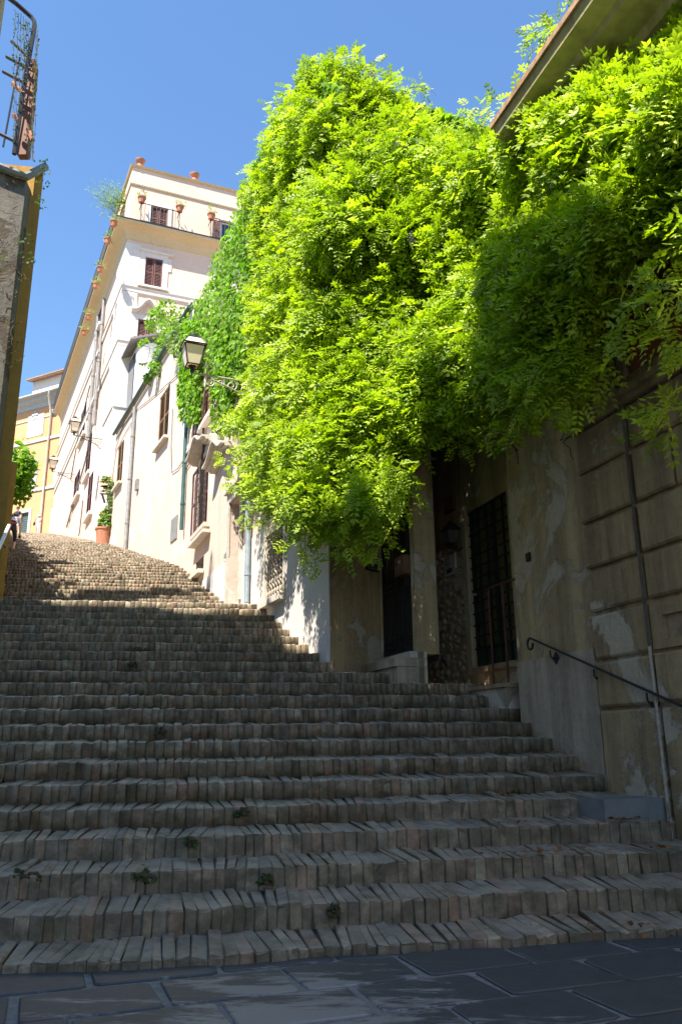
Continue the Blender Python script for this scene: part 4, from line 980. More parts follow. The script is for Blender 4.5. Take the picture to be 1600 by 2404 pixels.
pts = [p for p in pts if p[0] < W4.L + .5]
parts.append(wall_leaves(W4, pts, .03, .32, .105))
for i in range(34):                                   # hanging strands
    x = random.choice([random.uniform(425, 474), random.uniform(425, 474), random.uniform(503, 550)]); yt = 760; yb = random.uniform(930, 1000) if x < 474 else random.uniform(940, 1035)
    if 474 < x < 503: yb = 880
    u, zb = W4.at(x, yb, .17); u2, ztp = W4.at(x + 6, yt, .17); n = int(150)
    z = np.linspace(ztp, zb, n); uu = u + .05 * np.sin(z * 3 + i) + RNG.normal(0, .05, n)
    parts.append(wall_leaves(W4, np.stack([uu, z], 1), .05, .30, .115))
# on the parapet behind the wisteria, towards the near house
IB = [(900, 215), (960, 235), (1040, 262), (1150, 300), (1150, 380), (1050, 400), (940, 360)]
Pq = []
while len(Pq) < 3600:
    x, y = random.uniform(895, 1160), random.uniform(210, 400)
    if inpoly(x, y, IB): Pq.append(tuple(at(x, y, wall_depth(x, y) * 1.02 + random.uniform(-.6, .4))))
Pq = np.array(Pq); n = len(Pq)
parts.append(scatter(Pq, np.array([0, 0, -1.0]) + RNG.normal(size=(n, 3)) * .45 + OUT * .3, OUT + np.array([0, 0, .5]) + RNG.normal(size=(n, 3)) * .35, .11 * RNG.uniform(.7, 1.3, n), LV, LF))
Pq = []
for i in range(5200):                                 # crown on the corner of the roof
    x, y = random.uniform(720, 960), random.uniform(150, 420)
    if inpoly(x, y, [(738, 178), (800, 160), (960, 235), (960, 330), (900, 430), (700, 430), (690, 240)]): Pq.append(tuple(at(x, y, wall_depth(x, y) + random.uniform(-1.5, 1.0))))
Pq = np.array(Pq); n = len(Pq)
parts.append(scatter(Pq, np.array([0, 0, -.7]) + RNG.normal(size=(n, 3)) * .5 + OUT * .4, OUT + np.array([0, 0, .6]) + RNG.normal(size=(n, 3)) * .4, .12 * RNG.uniform(.7, 1.3, n), LV, LF))
V, F, rr = join(parts); o = arr_mesh('foliage', V, F, M['ivy'], iv, rnd=rr); o['kind'] = 'stuff'
mb = MB(); mb.tube(wander(W4.p(W4.L * .8, .05, TOP4 - 4), W4.p(W4.L * .75, .1, TOP4 - .2), 8, .1), .03, 6); mb.done('stem', M['stem'], iv, smooth=True)
# terrace shrubs on the low house
def plant(name, label, cat, base, spec, mat, lv=(LV, LF), group=None, stem=True):
    """spec: (centre, radius, number of leaves, leaf size)"""
    t_ = thing(name, label, cat, base, group); parts = [clump_leaves(c, r_, n, s_, np.array([-.4, -.5, .3]), *lv, droop=.3) for c, r_, n, s_ in spec]
    V, F, rr = join(parts); o = arr_mesh('foliage', V, F, mat, t_, rnd=rr); o['kind'] = 'stuff'
    if stem:
        mb = MB()
        for c, r_, n, s_ in spec[:3]: mb.tube(wander(Vector(base), Vector(c), 5, .04), .015, 5)
        mb.done('stem', M['stem'], t_, smooth=True)
    return t_
def w5p(x, y, o_=-.25): return W5.p(W5.u(x, y, o_), o_, W5.z(x, y, o_))
plant('terrace_shrub', 'round dark leafed shrub spilling over the terrace parapet beside the dish', 'shrub', w5p(385, 880), [(w5p(385, 850), .45, 200, .11), (w5p(395, 810), .5, 220, .11), (w5p(372, 868, .05), .35, 180, .10), (w5p(352, 890, .05), .25, 110, .10), (w5p(412, 790), .45, 200, .11), (w5p(400, 770), .4, 160, .11)], M['ivy'])
plant('terrace_shrub', 'pale feathery shrub on the terrace between two darker ones', 'shrub', w5p(395, 800), [(w5p(392, 775, .1), .45, 260, .16), (w5p(410, 785, .1), .3, 120, .14)], M['shrub'], (np.array([(0, 0, 0), (.5, -.04, 0), (1, 0, -.1), (.5, .04, 0)]), np.array([(0, 1, 2), (0, 2, 3)])))
plant('terrace_shrub', 'yellow green bush on the terrace right against the ivy', 'shrub', w5p(440, 800), [(w5p(432, 790, .05), .5, 240, .11), (w5p(450, 755), .5, 240, .11), (w5p(428, 830, .12), .35, 150, .1), (w5p(415, 815, .1), .3, 120, .1)], M['shrub'])
plant('terrace_vine', 'leafy vine climbing over the small terrace roof', 'vine', w5p(375, 790), [(w5p(372, 745), .4, 200, .11), (w5p(392, 730), .45, 220, .11), (w5p(358, 765), .3, 140, .1), (w5p(340, 810), .25, 110, .1), (w5p(335, 845), .2, 90, .1)], M['ivy'])
# hanging greenery on the left garden wall, and the vine along it
plant('hanging_ivy', 'bushy ivy hanging beside the ochre wall at the far left', 'climbing plant', at(50, 1170, 118), [(at(48, 1085, 118), .42, 330, .11), (at(58, 1100, 118), .36, 300, .11), (at(46, 1120, 118), .45, 350, .11), (at(52, 1145, 118), .34, 260, .11), (at(42, 1165, 118), .3, 200, .11), (at(66, 1080, 118), .18, 100, .1), (at(30, 1130, 118), .5, 260, .11)], M['ivy'])
sp = []
for i in range(64):
    u = 1.0 + (FU.L * .86) * i / 64; p = FU.p(u, 0, 0); z = stair_z(p.x / R + 3, p.y / R) + 2.7
    sp.append((FU.p(u + random.uniform(-.3, .3), random.uniform(-.5, .1), z + random.uniform(-.1, .5)), random.uniform(.22, .45), 42, .15))
plant('wall_top_vine', 'straggling vine growing along the top of the left garden wall', 'vine', FU.p(1, 0, kz(26)), sp, M['ivy'], stem=False)
# shrub sprouting from the roof garden behind the tall house
tw = thing('roof_shrub', 'thin feathery green shrub leaning out from the tall house roof terrace', 'shrub', S6.p(1.5, .2, F6.z(300, 520)))
b0 = at(300, 478, 200); mb = MB(); tips = []
for x, y in ((225, 440), (240, 452), (232, 470), (262, 435), (255, 475), (285, 445), (270, 460), (245, 490), (280, 490)):
    q = at(x, y, 200); mb.tube(wander(b0, q, 6, .12), [.03, .026, .02, .016, .012, .008, .005], 5); tips += [b0.lerp(q, f) for f in (.4, .6, .8, 1.0)]
mb.done('branches', M['stem'], tw, smooth=True)
V, F, rr = join([clump_leaves(c, .45, 30, .22, np.array([0, 0, -.2]), np.array([(0, 0, 0), (.5, -.06, 0), (1, 0, -.1), (.5, .06, 0)]), np.array([(0, 1, 2), (0, 2, 3)])) for c in tips])
o = arr_mesh('foliage', V, F, M['shrub'], tw, rnd=rr); o['kind'] = 'stuff'
# ------------------------------------------------------------------ lanterns
def lantern_parts(root, c, s=1.0, ax=Vector((1, 0, 0)), gl='lampglass'):
    """four sided tapering street lantern standing on c (its foot)"""
    ax = ax.normalized(); ay = Vector((-ax.y, ax.x, 0)); up = Vector((0, 0, 1))
    def ringp(h, w): return [c + (ax * sx + ay * sy) * w * s + up * h * s for sx, sy in ((-1, -1), (1, -1), (1, 1), (-1, 1))]
    r0, r1, r2, r3 = ringp(.16, .125), ringp(.56, .205), ringp(.58, .235), ringp(.76, .12)
    mb = MB(); mb.tube([c, c + up * .05 * s, c + up * .10 * s, c + up * .15 * s], [.03 * s, .05 * s, .035 * s, .09 * s], 8); mb.done('foot', M['iron'], root, smooth=True)
    mb = MB()
    for a, b_ in zip(r0, r1): mb.tube([a, b_], .014 * s, 5)
    for rr_ in (r0, r1):
        for i in range(4): mb.tube([rr_[i], rr_[(i + 1) % 4]], .014 * s, 5)
    for i in range(4): mb.tube([r3[i], r2[i]], .012 * s, 5); mb.tube([r2[i], r2[(i + 1) % 4]], .016 * s, 5); mb.tube([r3[i], r3[(i + 1) % 4]], .016 * s, 5)
    mb.done('frame', M['iron'], root)
    for i in range(4):
        j = (i + 1) % 4; mb = MB(); mb.prism([r0[i], r0[j], r1[j], r1[i]], (c + up * .3 * s - (r0[i] + r1[j]) / 2).normalized() * .004); mb.done('pane', M[gl], root)
    for i in range(4):
        j = (i + 1) % 4; mb = MB(); mb.prism([r2[i], r2[j], r3[j], r3[i]], (c + up * .55 * s - (r2[i] + r3[j]) / 2).normalized() * .004); mb.done('roof_pane', M[gl] if gl == 'lampglass' else M['iron'], root)
    mb = MB(); mb.hexa(ringp(.755, .13) + ringp(.80, .11)); mb.lathe(c + up * .8 * s, [(.085 * s, 0), (.09 * s, .03 * s), (.06 * s, .07 * s), (.02 * s, .10 * s), (.0, .12 * s)], 10); mb.done('cap', M['iron'], root, smooth=False)
def spiral(cen, d, up, r0, turns, n=22, start=0):
    return [cen + (d * math.cos(start + turns * 2 * math.pi * i / n) + up * math.sin(start + turns * 2 * math.pi * i / n)) * (r0 * (1 - .8 * i / n)) for i in range(n + 1)]
def bracket(root, W, u, z, L, mat, r=.018):
    up = Vector((0, 0, 1)); n = W.n; mb = MB()
    mb.tube([W.p(u, 0, z), W.p(u, L, z)], r, 6)
    mb.tube([W.p(u, .0, z - .50)] + [W.p(u, L * .12 + L * .62 * f, z - .46 + .40 * f ** .6) for f in (0, .15, .3, .5, .7, .85, 1)], r * .9, 6)
    mb.tube(spiral(W.p(u, L * .74, z - .14), n, up, .10, 1.6, start=1.6), r * .8, 5)
    for f, rr_ in ((.20, .16), (.42, .11), (.58, .075)): mb.tube(spiral(W.p(u, L * f, z - .03 - rr_), n, up, rr_, 1.5, start=2.2), r * .6, 5)
    mb.tube([W.p(u, .01, z + .06), W.p(u, .01, z - .6)], r * 1.2, 6)
    return mb.done('bracket', mat, root, smooth=True)
def street_lamp(W, px, py, L, label, mat, s=1.0):
    u, z = W.at(px, py, L); root = thing('street_lamp', label, 'street lamp', W.p(u, 0, z), 'wall mounted street lanterns')
    bracket(root, W, u, z, L, mat); lantern_parts(root, W.p(u, L, z), s, W.d); return root
street_lamp(W4, 451, 876, 1.35, 'largest street lantern on scrolled arm beside the hanging ivy', M['paleiron'], .95)
street_lamp(S6, 174, 1022, 1.35, 'street lantern on the white corner pilaster of the tall house', M['iron'], 1.05)
street_lamp(S6, 123, 1107, 1.3, 'smallest street lantern, in front of the orange house', M['iron'], 1.1)
# porch lantern by the barred door
u, z = W3.at(1058, 1262, .16); root = thing('porch_lantern', 'small black hanging porch lantern on the wall beside the barred door', 'lantern', W3.p(u, 0, z))
lantern_parts(root, W3.p(u, .16, z - .16), .46, W3.d, 'porchglass')
mb = MB(); ua = u - .09; mb.tube([W3.p(ua, .02, z - .15), W3.p(ua, .10, z - .22), W3.p(ua + .03, .17, z - .20), W3.p(u, .16, z - .14)], .013, 6); mb.fbox(W3, ua - .04, ua + .04, .002, .025, z - .28, z - .02); mb.done('arm', M['iron'], root)
# ------------------------------------------------------------------ small fixed things on the near walls
def plate(W, r, name, label, cat, mat, d=.03, o=.004):
    root = thing(name, label, cat, W.p(r[0], 0, r[2])); mb = MB(); mb.cham(W, *r[:2], o, o + d, *r[2:], min(.006, d / 3)); mb.done('plate', mat, root); return root
q = rect(W3, 1047, 1072, 1304, 1352); ip = plate(W3, q, 'intercom', 'pale letter plate and intercom on the peeling wall beside number 25', 'intercom', M['travertine'])
mb = MB(); w = q[1] - q[0]; h = q[3] - q[2]; mb.fbox(W3, q[0] + w * .3, q[1] - w * .2, .0341, .037, q[2] + h * .14, q[2] + h * .36); mb.done('slot', M['dark'], ip)
for j in range(3):
    for i in range(2):
        mb = MB(); mb.fbox(W3, q[0] + w * (.45 + .22 * i), q[0] + w * (.58 + .22 * i), .0341, .042, q[2] + h * (.55 + .14 * j), q[2] + h * (.63 + .14 * j)); mb.done('button', M['concrete'], ip)
q = rect(W3, 1077, 1090, 1324, 1346); np_ = plate(W3, q, 'number_plate', 'white number plate reading 25 next to the barred door', 'sign', M['travertine'], .015)
fc = bpy.data.curves.new('n25', 'FONT'); fc.body = '25'; fc.size = .17; fc.extrude = .002; fo = bpy.data.objects.new('tmp', fc); COL.objects.link(fo); bpy.context.view_layer.update()
me = bpy.data.meshes.new_from_object(fo.evaluated_get(bpy.context.evaluated_depsgraph_get())); bpy.data.objects.remove(fo)
xs = [v.co.x for v in me.vertices]; ys = [v.co.y for v in me.vertices]; cx, cy = (min(xs) + max(xs)) / 2, (min(ys) + max(ys)) / 2; sc_ = min((q[1] - q[0]) * .8 / (max(xs) - min(xs)), (q[3] - q[2]) * .7 / (max(ys) - min(ys)))
bq = WLOC[np_.name]
for v in me.vertices:                                 # reading direction runs against u, which recedes
    v.co = W3.p((q[0] + q[1]) / 2 - (v.co.x - cx) * sc_, .0215 + v.co.z * .3, (q[2] + q[3]) / 2 + (v.co.y - cy) * sc_) - bq
me.materials.clear(); o, _ = link('numerals', me, M['black_paint'], np_)
q = rect(W3, 1050, 1070, 1167, 1203); plate(W3, q, 'wall_box', 'dark flat box on the wall above the porch lantern', 'box', M['wood'], .06)
q = rect(W2, 1238, 1246, 1298, 1318); plate(W2, q, 'door_bell', 'small black box on the bare wall right of the barred door', 'box', M['black_paint'], .03)
q = rect(WS, 858, 885, 1310, 1338); ip2 = plate(WS, q, 'intercom', 'dark framed intercom panel on the wall left of the iron gate', 'intercom', M['concrete'], .03)
mb = MB(); w = q[1] - q[0]; h = q[3] - q[2]
for r_ in ((q[0] - .02, q[1] + .02, q[2] - .02, q[2]), (q[0] - .02, q[1] + .02, q[3], q[3] + .02), (q[0] - .02, q[0], q[2], q[3]), (q[1], q[1] + .02, q[2], q[3])): mb.fbox(WS, *r_[:2], .003, .04, *r_[2:])
mb.done('frame', M['iron'], ip2)
for i in range(2):
    for j in range(4):
        mb = MB(); mb.fbox(WS, q[0] + w * (.1 + .45 * i), q[0] + w * (.45 + .45 * i), .0341, .039, q[2] + h * (.12 + .2 * j), q[2] + h * (.24 + .2 * j)); mb.done('button', M['iron'] if j < 2 else M['white'], ip2)
q = rect(W4, 531.5, 538.5, 1289, 1316); ip3 = plate(W4, q, 'intercom', 'white intercom plate beside the tall brown street door', 'intercom', M['white_paint'], .04, .02)
mb = MB(); mb.fbox(W4, q[0] + .03, q[1] - .03, .0605, .064, q[2] + .05, q[2] + .16); mb.done('speaker_grille', M['concrete'], ip3)
# wooden letter box on the gate and tray below
q = rect(WG, 944, 966, 1308, 1352); lb = thing('letter_box', 'brown wooden letter box hanging on the iron gate', 'letter box', WG.p(q[0], 0, q[2]))
mb = MB(); mb.fbox(WG, q[0], q[1], -.03, .12, q[2], q[3]); mb.done('body', M['wood'], lb)
mb = MB(); mb.fbox(WG, q[0] + .05, q[1] - .05, .1205, .124, q[3] - .10, q[3] - .075); mb.done('slot', M['dark'], lb)
mb = MB(); mb.fbox(WG, q[0] + .08, q[1] - .10, .1205, .126, q[3] - .13, q[3] - .05) if False else mb.fbox(WG, q[0] + .09, q[1] - .13, .1205, .126, q[2] + .16, q[2] + .2); mb.done('name_tag', M['paleiron'], lb)
# black drain pole beside the gate pillar
bp = thing('black_pole', 'black iron pole with a short arm between gate and rubble wall', 'pole', W3.p(W3.u(990, 1590, .4), .4, kz(12.5)))
u0 = W3.u(990, 1480, .40); zb_, ztp = W3.z(995, 1596, .4), W3.z(984, 1366, .4)
mb = MB(); mb.tube([W3.p(u0, .40, zb_), W3.p(u0, .40, ztp), W3.p(u0 + .02, .41, ztp + .02), W3.p(u0 + .35, .5, ztp - .09)], .028, 8); mb.done('post', M['iron'], bp, smooth=True)
mb = MB(); mb.lathe(W3.p(u0, .40, zb_), [(.06, 0), (.06, .12), (.035, .16), (.03, .17)], 10); mb.done('shoe', M['iron'], bp, smooth=True)
# rusty guard rail in front of the door
gr = thing('guard_rail', 'thin rusty guard rail standing on the stoop before the barred door', 'railing', W3.p(W3.u(1158, 1600, .4), .4, stoop_z))
ua, ub = W3.u(1151, 1480, .40), W3.u(1184, 1470, .40); zt_ = W3.z(1147, 1380, .40)
for u in (ua, ub):
    mb = MB(); mb.tube([W3.p(u, .40, stoop_z), W3.p(u, .40, zt_)], .014, 6); mb.done('post', M['rust'], gr, smooth=True)
mb = MB(); mb.tube([W3.p(ua, .40, zt_), W3.p(W3.u(1208, 1385, .38), .38, zt_ + .0)], .014, 6); mb.done('rail', M['rust'], gr, smooth=True)
# wall handrail
hd = thing('handrail', 'black iron handrail with curled end and diamond brackets on right wall', 'handrail', W2.p(W2.u(1240, 1500), 0, W2.z(1240, 1500)))
def w2q(x, y, o_): return W2.p(W2.u(x, y, o_), o_, W2.z(x, y, o_))
p0 = w2q(1243, 1498, .10); p1 = w2q(1604, 1660, .10); d_ = (p1 - p0)
p1 = p0 + d_ * 1.25
cen = p0 + Vector((0, 0, -.07)); back = -Vector((d_.x, d_.y, 0)).normalized(); upv = Vector((0, 0, 1))
curl = [cen + back * (.07 * math.sin(a) * (1 - a / 14)) + upv * (.07 * math.cos(a) * (1 - a / 14)) for a in [i * .45 for i in range(12)]]
mb = MB(); mb.tube(curl[::-1] + [p0 + d_ * .02, p0 + d_ * .5, p1], .013, 8); mb.done('rail', M['iron'], hd, smooth=True)
for x, y in ((1290, 1524), (1392, 1569), (1516, 1624)):
    pr = w2q(x, y, .10); 
    mb = MB(); mb.tube([pr + Vector((0, 0, -.01)), pr + Vector((0, 0, -.075)), pr - W2.n * .02 + Vector((0, 0, -.095)), pr - W2.n * .07 + Vector((0, 0, -.095))] , .009, 6); br = mb.done('bracket', M['iron'], hd, smooth=True)
    c = pr - W2.n * .062 + Vector((0, 0, -.095)); mb = MB(); e = .07
    mb.prism([c + upv * e, c - W2.d * e, c - upv * e, c + W2.d * e], -W2.n * .012); mb.done('diamond_plate', M['iron'], br)
# ------------------------------------------------------------------ things on and beside the stairs
cbp = at(1440, 1940, 43.4); mb = MB()
cb = thing('concrete_block', 'low grey concrete block ending a step beside the white conduit', 'block', (cbp.x, cbp.y, kz(4)))
Yb = 42.2; a = Vector((w2x(Yb) * R - .02, Yb * R, 0)); e1 = Vector((-.97, -.24, 0)); e2 = Vector((-.33, .944, 0))
cor = [a + e1 * .62, a, a + e2 * .36, a + e2 * .40 + e1 * .60]
lowr = [Vector((p.x, p.y, kz(4) - .02)) for p in cor]; topr = [Vector((*p.lerp((cor[0] + cor[2]) / 2, .04).xy, kz(5) + .012)) for p in cor]
mb.hexa(lowr + topr); mb.done('body', M['concrete'], cb)
# flyers on the step by the gate
fy = at(948, 1592, 62.5); zf = stair_z(fy.x / R, fy.y / R)
cols = [(.6, .03, .05), (.75, .12, .25), (.55, .45, .05), (.35, .08, .35), (.05, .35, .12), (.12, .3, .5)]
for i, c in enumerate(cols):
    x0 = 926 + i * 8; p = at(x0, 1596, 61.4); q = at(x0 + 8.5, 1596.5, 61.2); p2 = at(x0 + 3, 1583, 62.2); q2 = at(x0 + 10, 1585, 62.0)
    mb = MB(); mb.hexa([p, q, q + Vector((0, .01, -.006)), p + Vector((0, .01, -.006)), p2, q2, q2 + Vector((0, .012, -.004)), p2 + Vector((0, .012, -.004))])
    nm = ['crimson', 'pink', 'yellow', 'purple', 'green', 'blue'][i]
    fm = plain('flyer_' + nm, c, .5, var=.1); o = mb.done('flyer', fm, None, p); tag(o, nm + ' coloured flyer in the row lying on the step by the gate', 'flyer', 'flyers on the step')
# dry leaves swept against the risers
parts = []
for (x, y, n, spx) in ((1460, 1945, 30, 60), (1270, 2010, 50, 130), (1180, 1868, 26, 30), (1270, 1775, 22, 50), (1330, 1772, 10, 30), (1560, 2030, 16, 40), (1210, 1945, 12, 60), (1420, 1730, 6, 40), (1300, 2180, 8, 200), (300, 2060, 4, 200), (1500, 2195, 8, 60), (1000, 1920, 8, 200)):
    for i in range(n):
        px, py = random.gauss(x, spx * .6), random.gauss(y, 5); r_ = ray(px, py)
        for Yq in np.arange(27, 70, .12):
            p = at(px, py, Yq); zz = stair_z(p.x / R, p.y / R)
            if p.z <= zz + .02: break
        parts.append(scatter(np.array([[p.x, p.y, zz + .035]]), RNG.normal(size=(1, 3)) * [1, 1, .2], np.array([[0, 0, 1.]]) + RNG.normal(size=(1, 3)) * .35, np.array([random.uniform(.025, .05)]), LV, LF))
V, F, rr = join(parts); o = arr_mesh('dry_leaves', V, F, M['dryleaf'], None); o['kind'] = 'stuff'; tag(o, 'scattered dry brown leaves lying on the lower steps', 'leaves')
# weeds growing out of the joints
wl = [(345, 2055, 'small round weed in the riser left of centre on a low step'), (625, 2060, 'spreading weed with thin stalks on the low step near centre'), (785, 2135, 'weed under the second step nosing near picture centre'), (55, 2052, 'leafy weed at far left on a low step'),
      (575, 1905, 'little weed between bricks on a mid step'), (448, 1975, 'dark weed tuft in riser above the round weed'), (375, 1715, 'weed tuft on a middle step left of centre'), (328, 1525, 'bright weed high on the shaded flight'), (1210, 1862, 'weed beside dry leaves near the right wall'), (307, 1560, 'weed on the step just below the bright high weed')]
for x, y, lab in wl:
    for Yq in np.arange(27, 90, .1):
        p = at(x, y, Yq)
        if p.z <= stair_z(p.x / R, p.y / R): break
    p = p + Vector((0, -.03, .0)); plant('weed', lab, 'weed', tuple(p), [(p, .035, 22, .026), (p + Vector((random.uniform(-.09, .09), -.01, -.01)), .03, 12, .024), (p + Vector((random.uniform(-.14, .14), -.01, -.02)), .02, 8, .02)], M['weed'], group='weeds in the stair joints')
# potted plant, letter box and canopy by the tall house
pp = at(243, 1266, 187); pz = stair_z(pp.x / R, pp.y / R); pp.z = max(pp.z - .0, pp.z)
pt = thing('potted_plant', 'large terracotta pot with leafy shrub at the top of the pink wall', 'potted plant', tuple(pp))
mb = MB(); mb.lathe(pp, [(.27, -.25), (.29, 0), (.34, .38), (.37, .39), (.37, .46), (.31, .46), (.29, .40), (0, .40)], 18); mb.done('pot', M['terracotta'], pt, smooth=True)
V, F, rr = join([clump_leaves(pp + Vector((.05, 0, h)), r_, n, .12, np.array([-.3, -.4, .5]), LV, LF) for h, r_, n in ((.62, .30, 200), (.9, .26, 150), (1.15, .16, 70))]); o = arr_mesh('foliage', V, F, M['shrub'], pt, rnd=rr); o['kind'] = 'stuff'
mb = MB(); mb.tube([pp + Vector((0, 0, .4)), pp + Vector((.03, .02, .8)), pp + Vector((.0, .0, 1.1))], [.03, .02, .01], 6); mb.done('stem', M['stem'], pt)
q0 = [at(x, y, 189) for x, y in ((235, 1219), (248, 1221), (248, 1201), (235, 1200))]
rb = thing('red_letter_box', 'bright red letter box on the white wall above the potted plant', 'letter box', tuple(q0[0]))
mb = MB(); mb.prism(q0, (.05, .30, 0)); mb.done('body', M['redpaint'], rb)
qq = [at(x, y, 188.9) for x, y in ((239, 1210), (245, 1210.5), (245, 1208), (239, 1207.5))]; mb = MB(); mb.prism(qq, (0, .05, 0)); mb.done('label_slot', M['white_paint'], rb)
cn = thing('tiled_canopy', 'small canopy of old brown roof tiles above the red letter box', 'canopy', tuple(at(246, 1155, 188)))
for i in range(5):
    for j in range(3):
        a = at(241 + i * 4.6 - j * 1.5, 1155 - j * 11, 186 + j * 1.0); mb = MB(); n = 5
        A = [a + Vector((.12 * math.cos(math.pi * k / n), 0, .10 * math.sin(math.pi * k / n))) for k in range(n + 1)]; B = [p + Vector((.05, .35, .30)) for p in A]
        mb.add(A + B, [(k, k + 1, n + 2 + k, n + 1 + k) for k in range(n)] + [tuple(range(n + 1))]); mb.done('roof_tile', M['tile'], cn)
mb = MB(); mb.tube([at(235, 1158, 186), at(262, 1160, 186)], .05, 6); mb.tube([at(240, 1160, 186.5), at(246, 1180, 189)], .05, 6); mb.done('bracket_beam', M['oldwood'], cn)
plant('wall_vine', 'thin green vine climbing beside the tiled canopy', 'vine', tuple(at(258, 1240, 186)), [(at(x, y, 186), .15, 40, .11) for x, y in ((258, 1235), (256, 1215), (258, 1195), (260, 1175), (261, 1155), (262, 1138), (256, 1128), (248, 1126))], M['shrub'])
# ------------------------------------------------------------------ pots of the tall house
def pot(c, s, label, mat=None, leaves=None, group=None):
    t_ = thing('flower_pot', label, 'flower pot', tuple(c), group); mb = MB()
    mb.lathe(c, [(.13 * s, 0), (.17 * s, .24 * s), (.2 * s, .25 * s), (.2 * s, .32 * s), (.15 * s, .32 * s), (0, .28 * s)], 12); mb.done('pot', mat or M['terracotta'], t_, smooth=True)
    V, F, rr = join([clump_leaves(Vector(c) + Vector((0, 0, .42 * s)), .22 * s, 40, .22 * s, np.array([0, 0, .6]), np.array([(0, 0, 0), (.5, -.12, 0), (1, 0, -.1), (.5, .12, 0)]), np.array([(0, 1, 2), (0, 2, 3)]))])
    o = arr_mesh('leaves', V, F, leaves or M['shrub'], t_, rnd=rr); o['kind'] = 'stuff'; return t_
pot(F6.p(rA[0], .58, zr0 + rh), 1.0, 'terracotta pot on the left end of the upper balcony rail')
pot(F6.p(rA[1], .58, zr0 + rh), 1.0, 'terracotta pot on the right end of the brown door balcony rail')
pot(F6.p(rB[0], .58, zr0 + rh), 1.0, 'terracotta pot on the balcony rail beside the blue glazed door')
nice = M['wshutter']
for x, y, lab in ((267, 522, 'highest of the pots hung outside the side railing'), (253, 563, 'second highest of the pots hung outside the side railing'), (236, 630, 'third pot down of those hung outside the side railing'), (225, 668, 'fourth pot down of those hung outside the side railing'), (208, 742, 'fifth pot down of those hung outside the side railing'), (199, 778, 'lowest of the pots hung outside the side railing')):
    u, z = S6.at(x, y, 1.0); pot(S6.p(u, 1.0, z - .2), .85, lab, M['terracotta'], M['paleleaf'] if 'paleleaf' in M else M['shrub'], 'pots hung outside the side railing')
for x, y, lab in ((329, 388, 'clay urn on the roof corner of the tall house'), (457, 415, 'clay urn in the middle of the tall house parapet'), (578, 447, 'clay urn on the parapet partly behind the wisteria tip')):
    u, z = F6.at(x, y, -.05); c = F6.p(u, -.05, F6.z(322, 392)); t_ = thing('roof_urn', lab, 'urn', tuple(c), 'urns on the tall house parapet')
    mb = MB(); mb.lathe(c, [(.17, 0), (.18, .10), (.14, .16), (.125, .24), (.19, .31), (.24, .38), (.25, .46), (.22, .46), (.16, .40), (0, .38)], 16); mb.done('body', M['terracotta'], t_, smooth=True)
# ------------------------------------------------------------------ terrace porch and dish on the low house
vp = thing('terrace_porch', 'small white glazed terrace porch with a sloping tiled roof', 'porch', tuple(w5p(300, 900, -.6)))
u0, u1 = W5.u(322, 870, -.5), W5.u(270, 960, -.5); zv1 = W5.z(305, 845, -.5)
mb = MB(); mb.fbox(W5, u0, u1, -2.2, -.5, TOP5 - .3, zv1); mb.done('wall', M['white'], vp)
for f in (.12, .55):
    mb = MB(); ua = u0 + (u1 - u0) * f; mb.fbox(W5, ua, ua + (u1 - u0) * .28, -.499, -.46, TOP5 + .15, zv1 - .25); mb.done('window', M['glass'], vp)
    
mb = MB(); mb.prism([W5.p(u0 - .25, -.1, zv1 - .05), W5.p(u0 - .25, -2.4, zv1 + .9), W5.p(u0 - .25, -2.4, zv1 + .98), W5.p(u0 - .25, -.1, zv1 + .04)], W5.d * (u1 - u0 + .6)); mb.done('roof', M['pipe_grey'], vp)
for i in range(9):
    mb = MB(); n = 5; c = W5.p(u0 - .22, -.3 - i * .23, zv1 + .08 + i * .095)
    A = [c + W5.n * (.11 * math.cos(math.pi * k / n)) + Vector((0, 0, .09 * math.sin(math.pi * k / n))) for k in range(n + 1)]; B = [p + W5.d * (u1 - u0 + .5) for p in A]
    mb.add(A + B, [(k, k + 1, n + 2 + k, n + 1 + k) for k in range(n)] + [tuple(range(n + 1))]); mb.done('roof_tile', M['tile'], vp)
ds = thing('satellite_dish', 'grey satellite dish among the terrace shrubs', 'satellite dish', tuple(w5p(345, 850, 0)))
c = w5p(349, 832, .25); nrm = (W5.n + W5.d * -.9 + Vector((0, 0, .35))).normalized(); ta = nrm.cross(Vector((0, 0, 1))).normalized(); tb = nrm.cross(ta); mb = MB(); n = 20
rg = [[c + (ta * math.cos(2 * math.pi * k / n) + tb * math.sin(2 * math.pi * k / n)) * r_ + nrm * (r_ * r_ * .35) for k in range(n)] for r_ in (.02, .2, .36, .46)]
for a, b_ in zip(rg[:-1], rg[1:]): mb.add(a + b_, [(k, (k + 1) % n, n + (k + 1) % n, n + k) for k in range(n)])
mb.done('reflector', M['pipe_grey'], ds, smooth=True)
mb = MB(); mb.tube([c, c - nrm * .12, w5p(340, 860, -.1)], .025, 6); mb.tube([c + nrm * .05 - tb * .3, c + nrm * .5], .012, 5); mb.done('arm', M['pipe_grey'], ds)
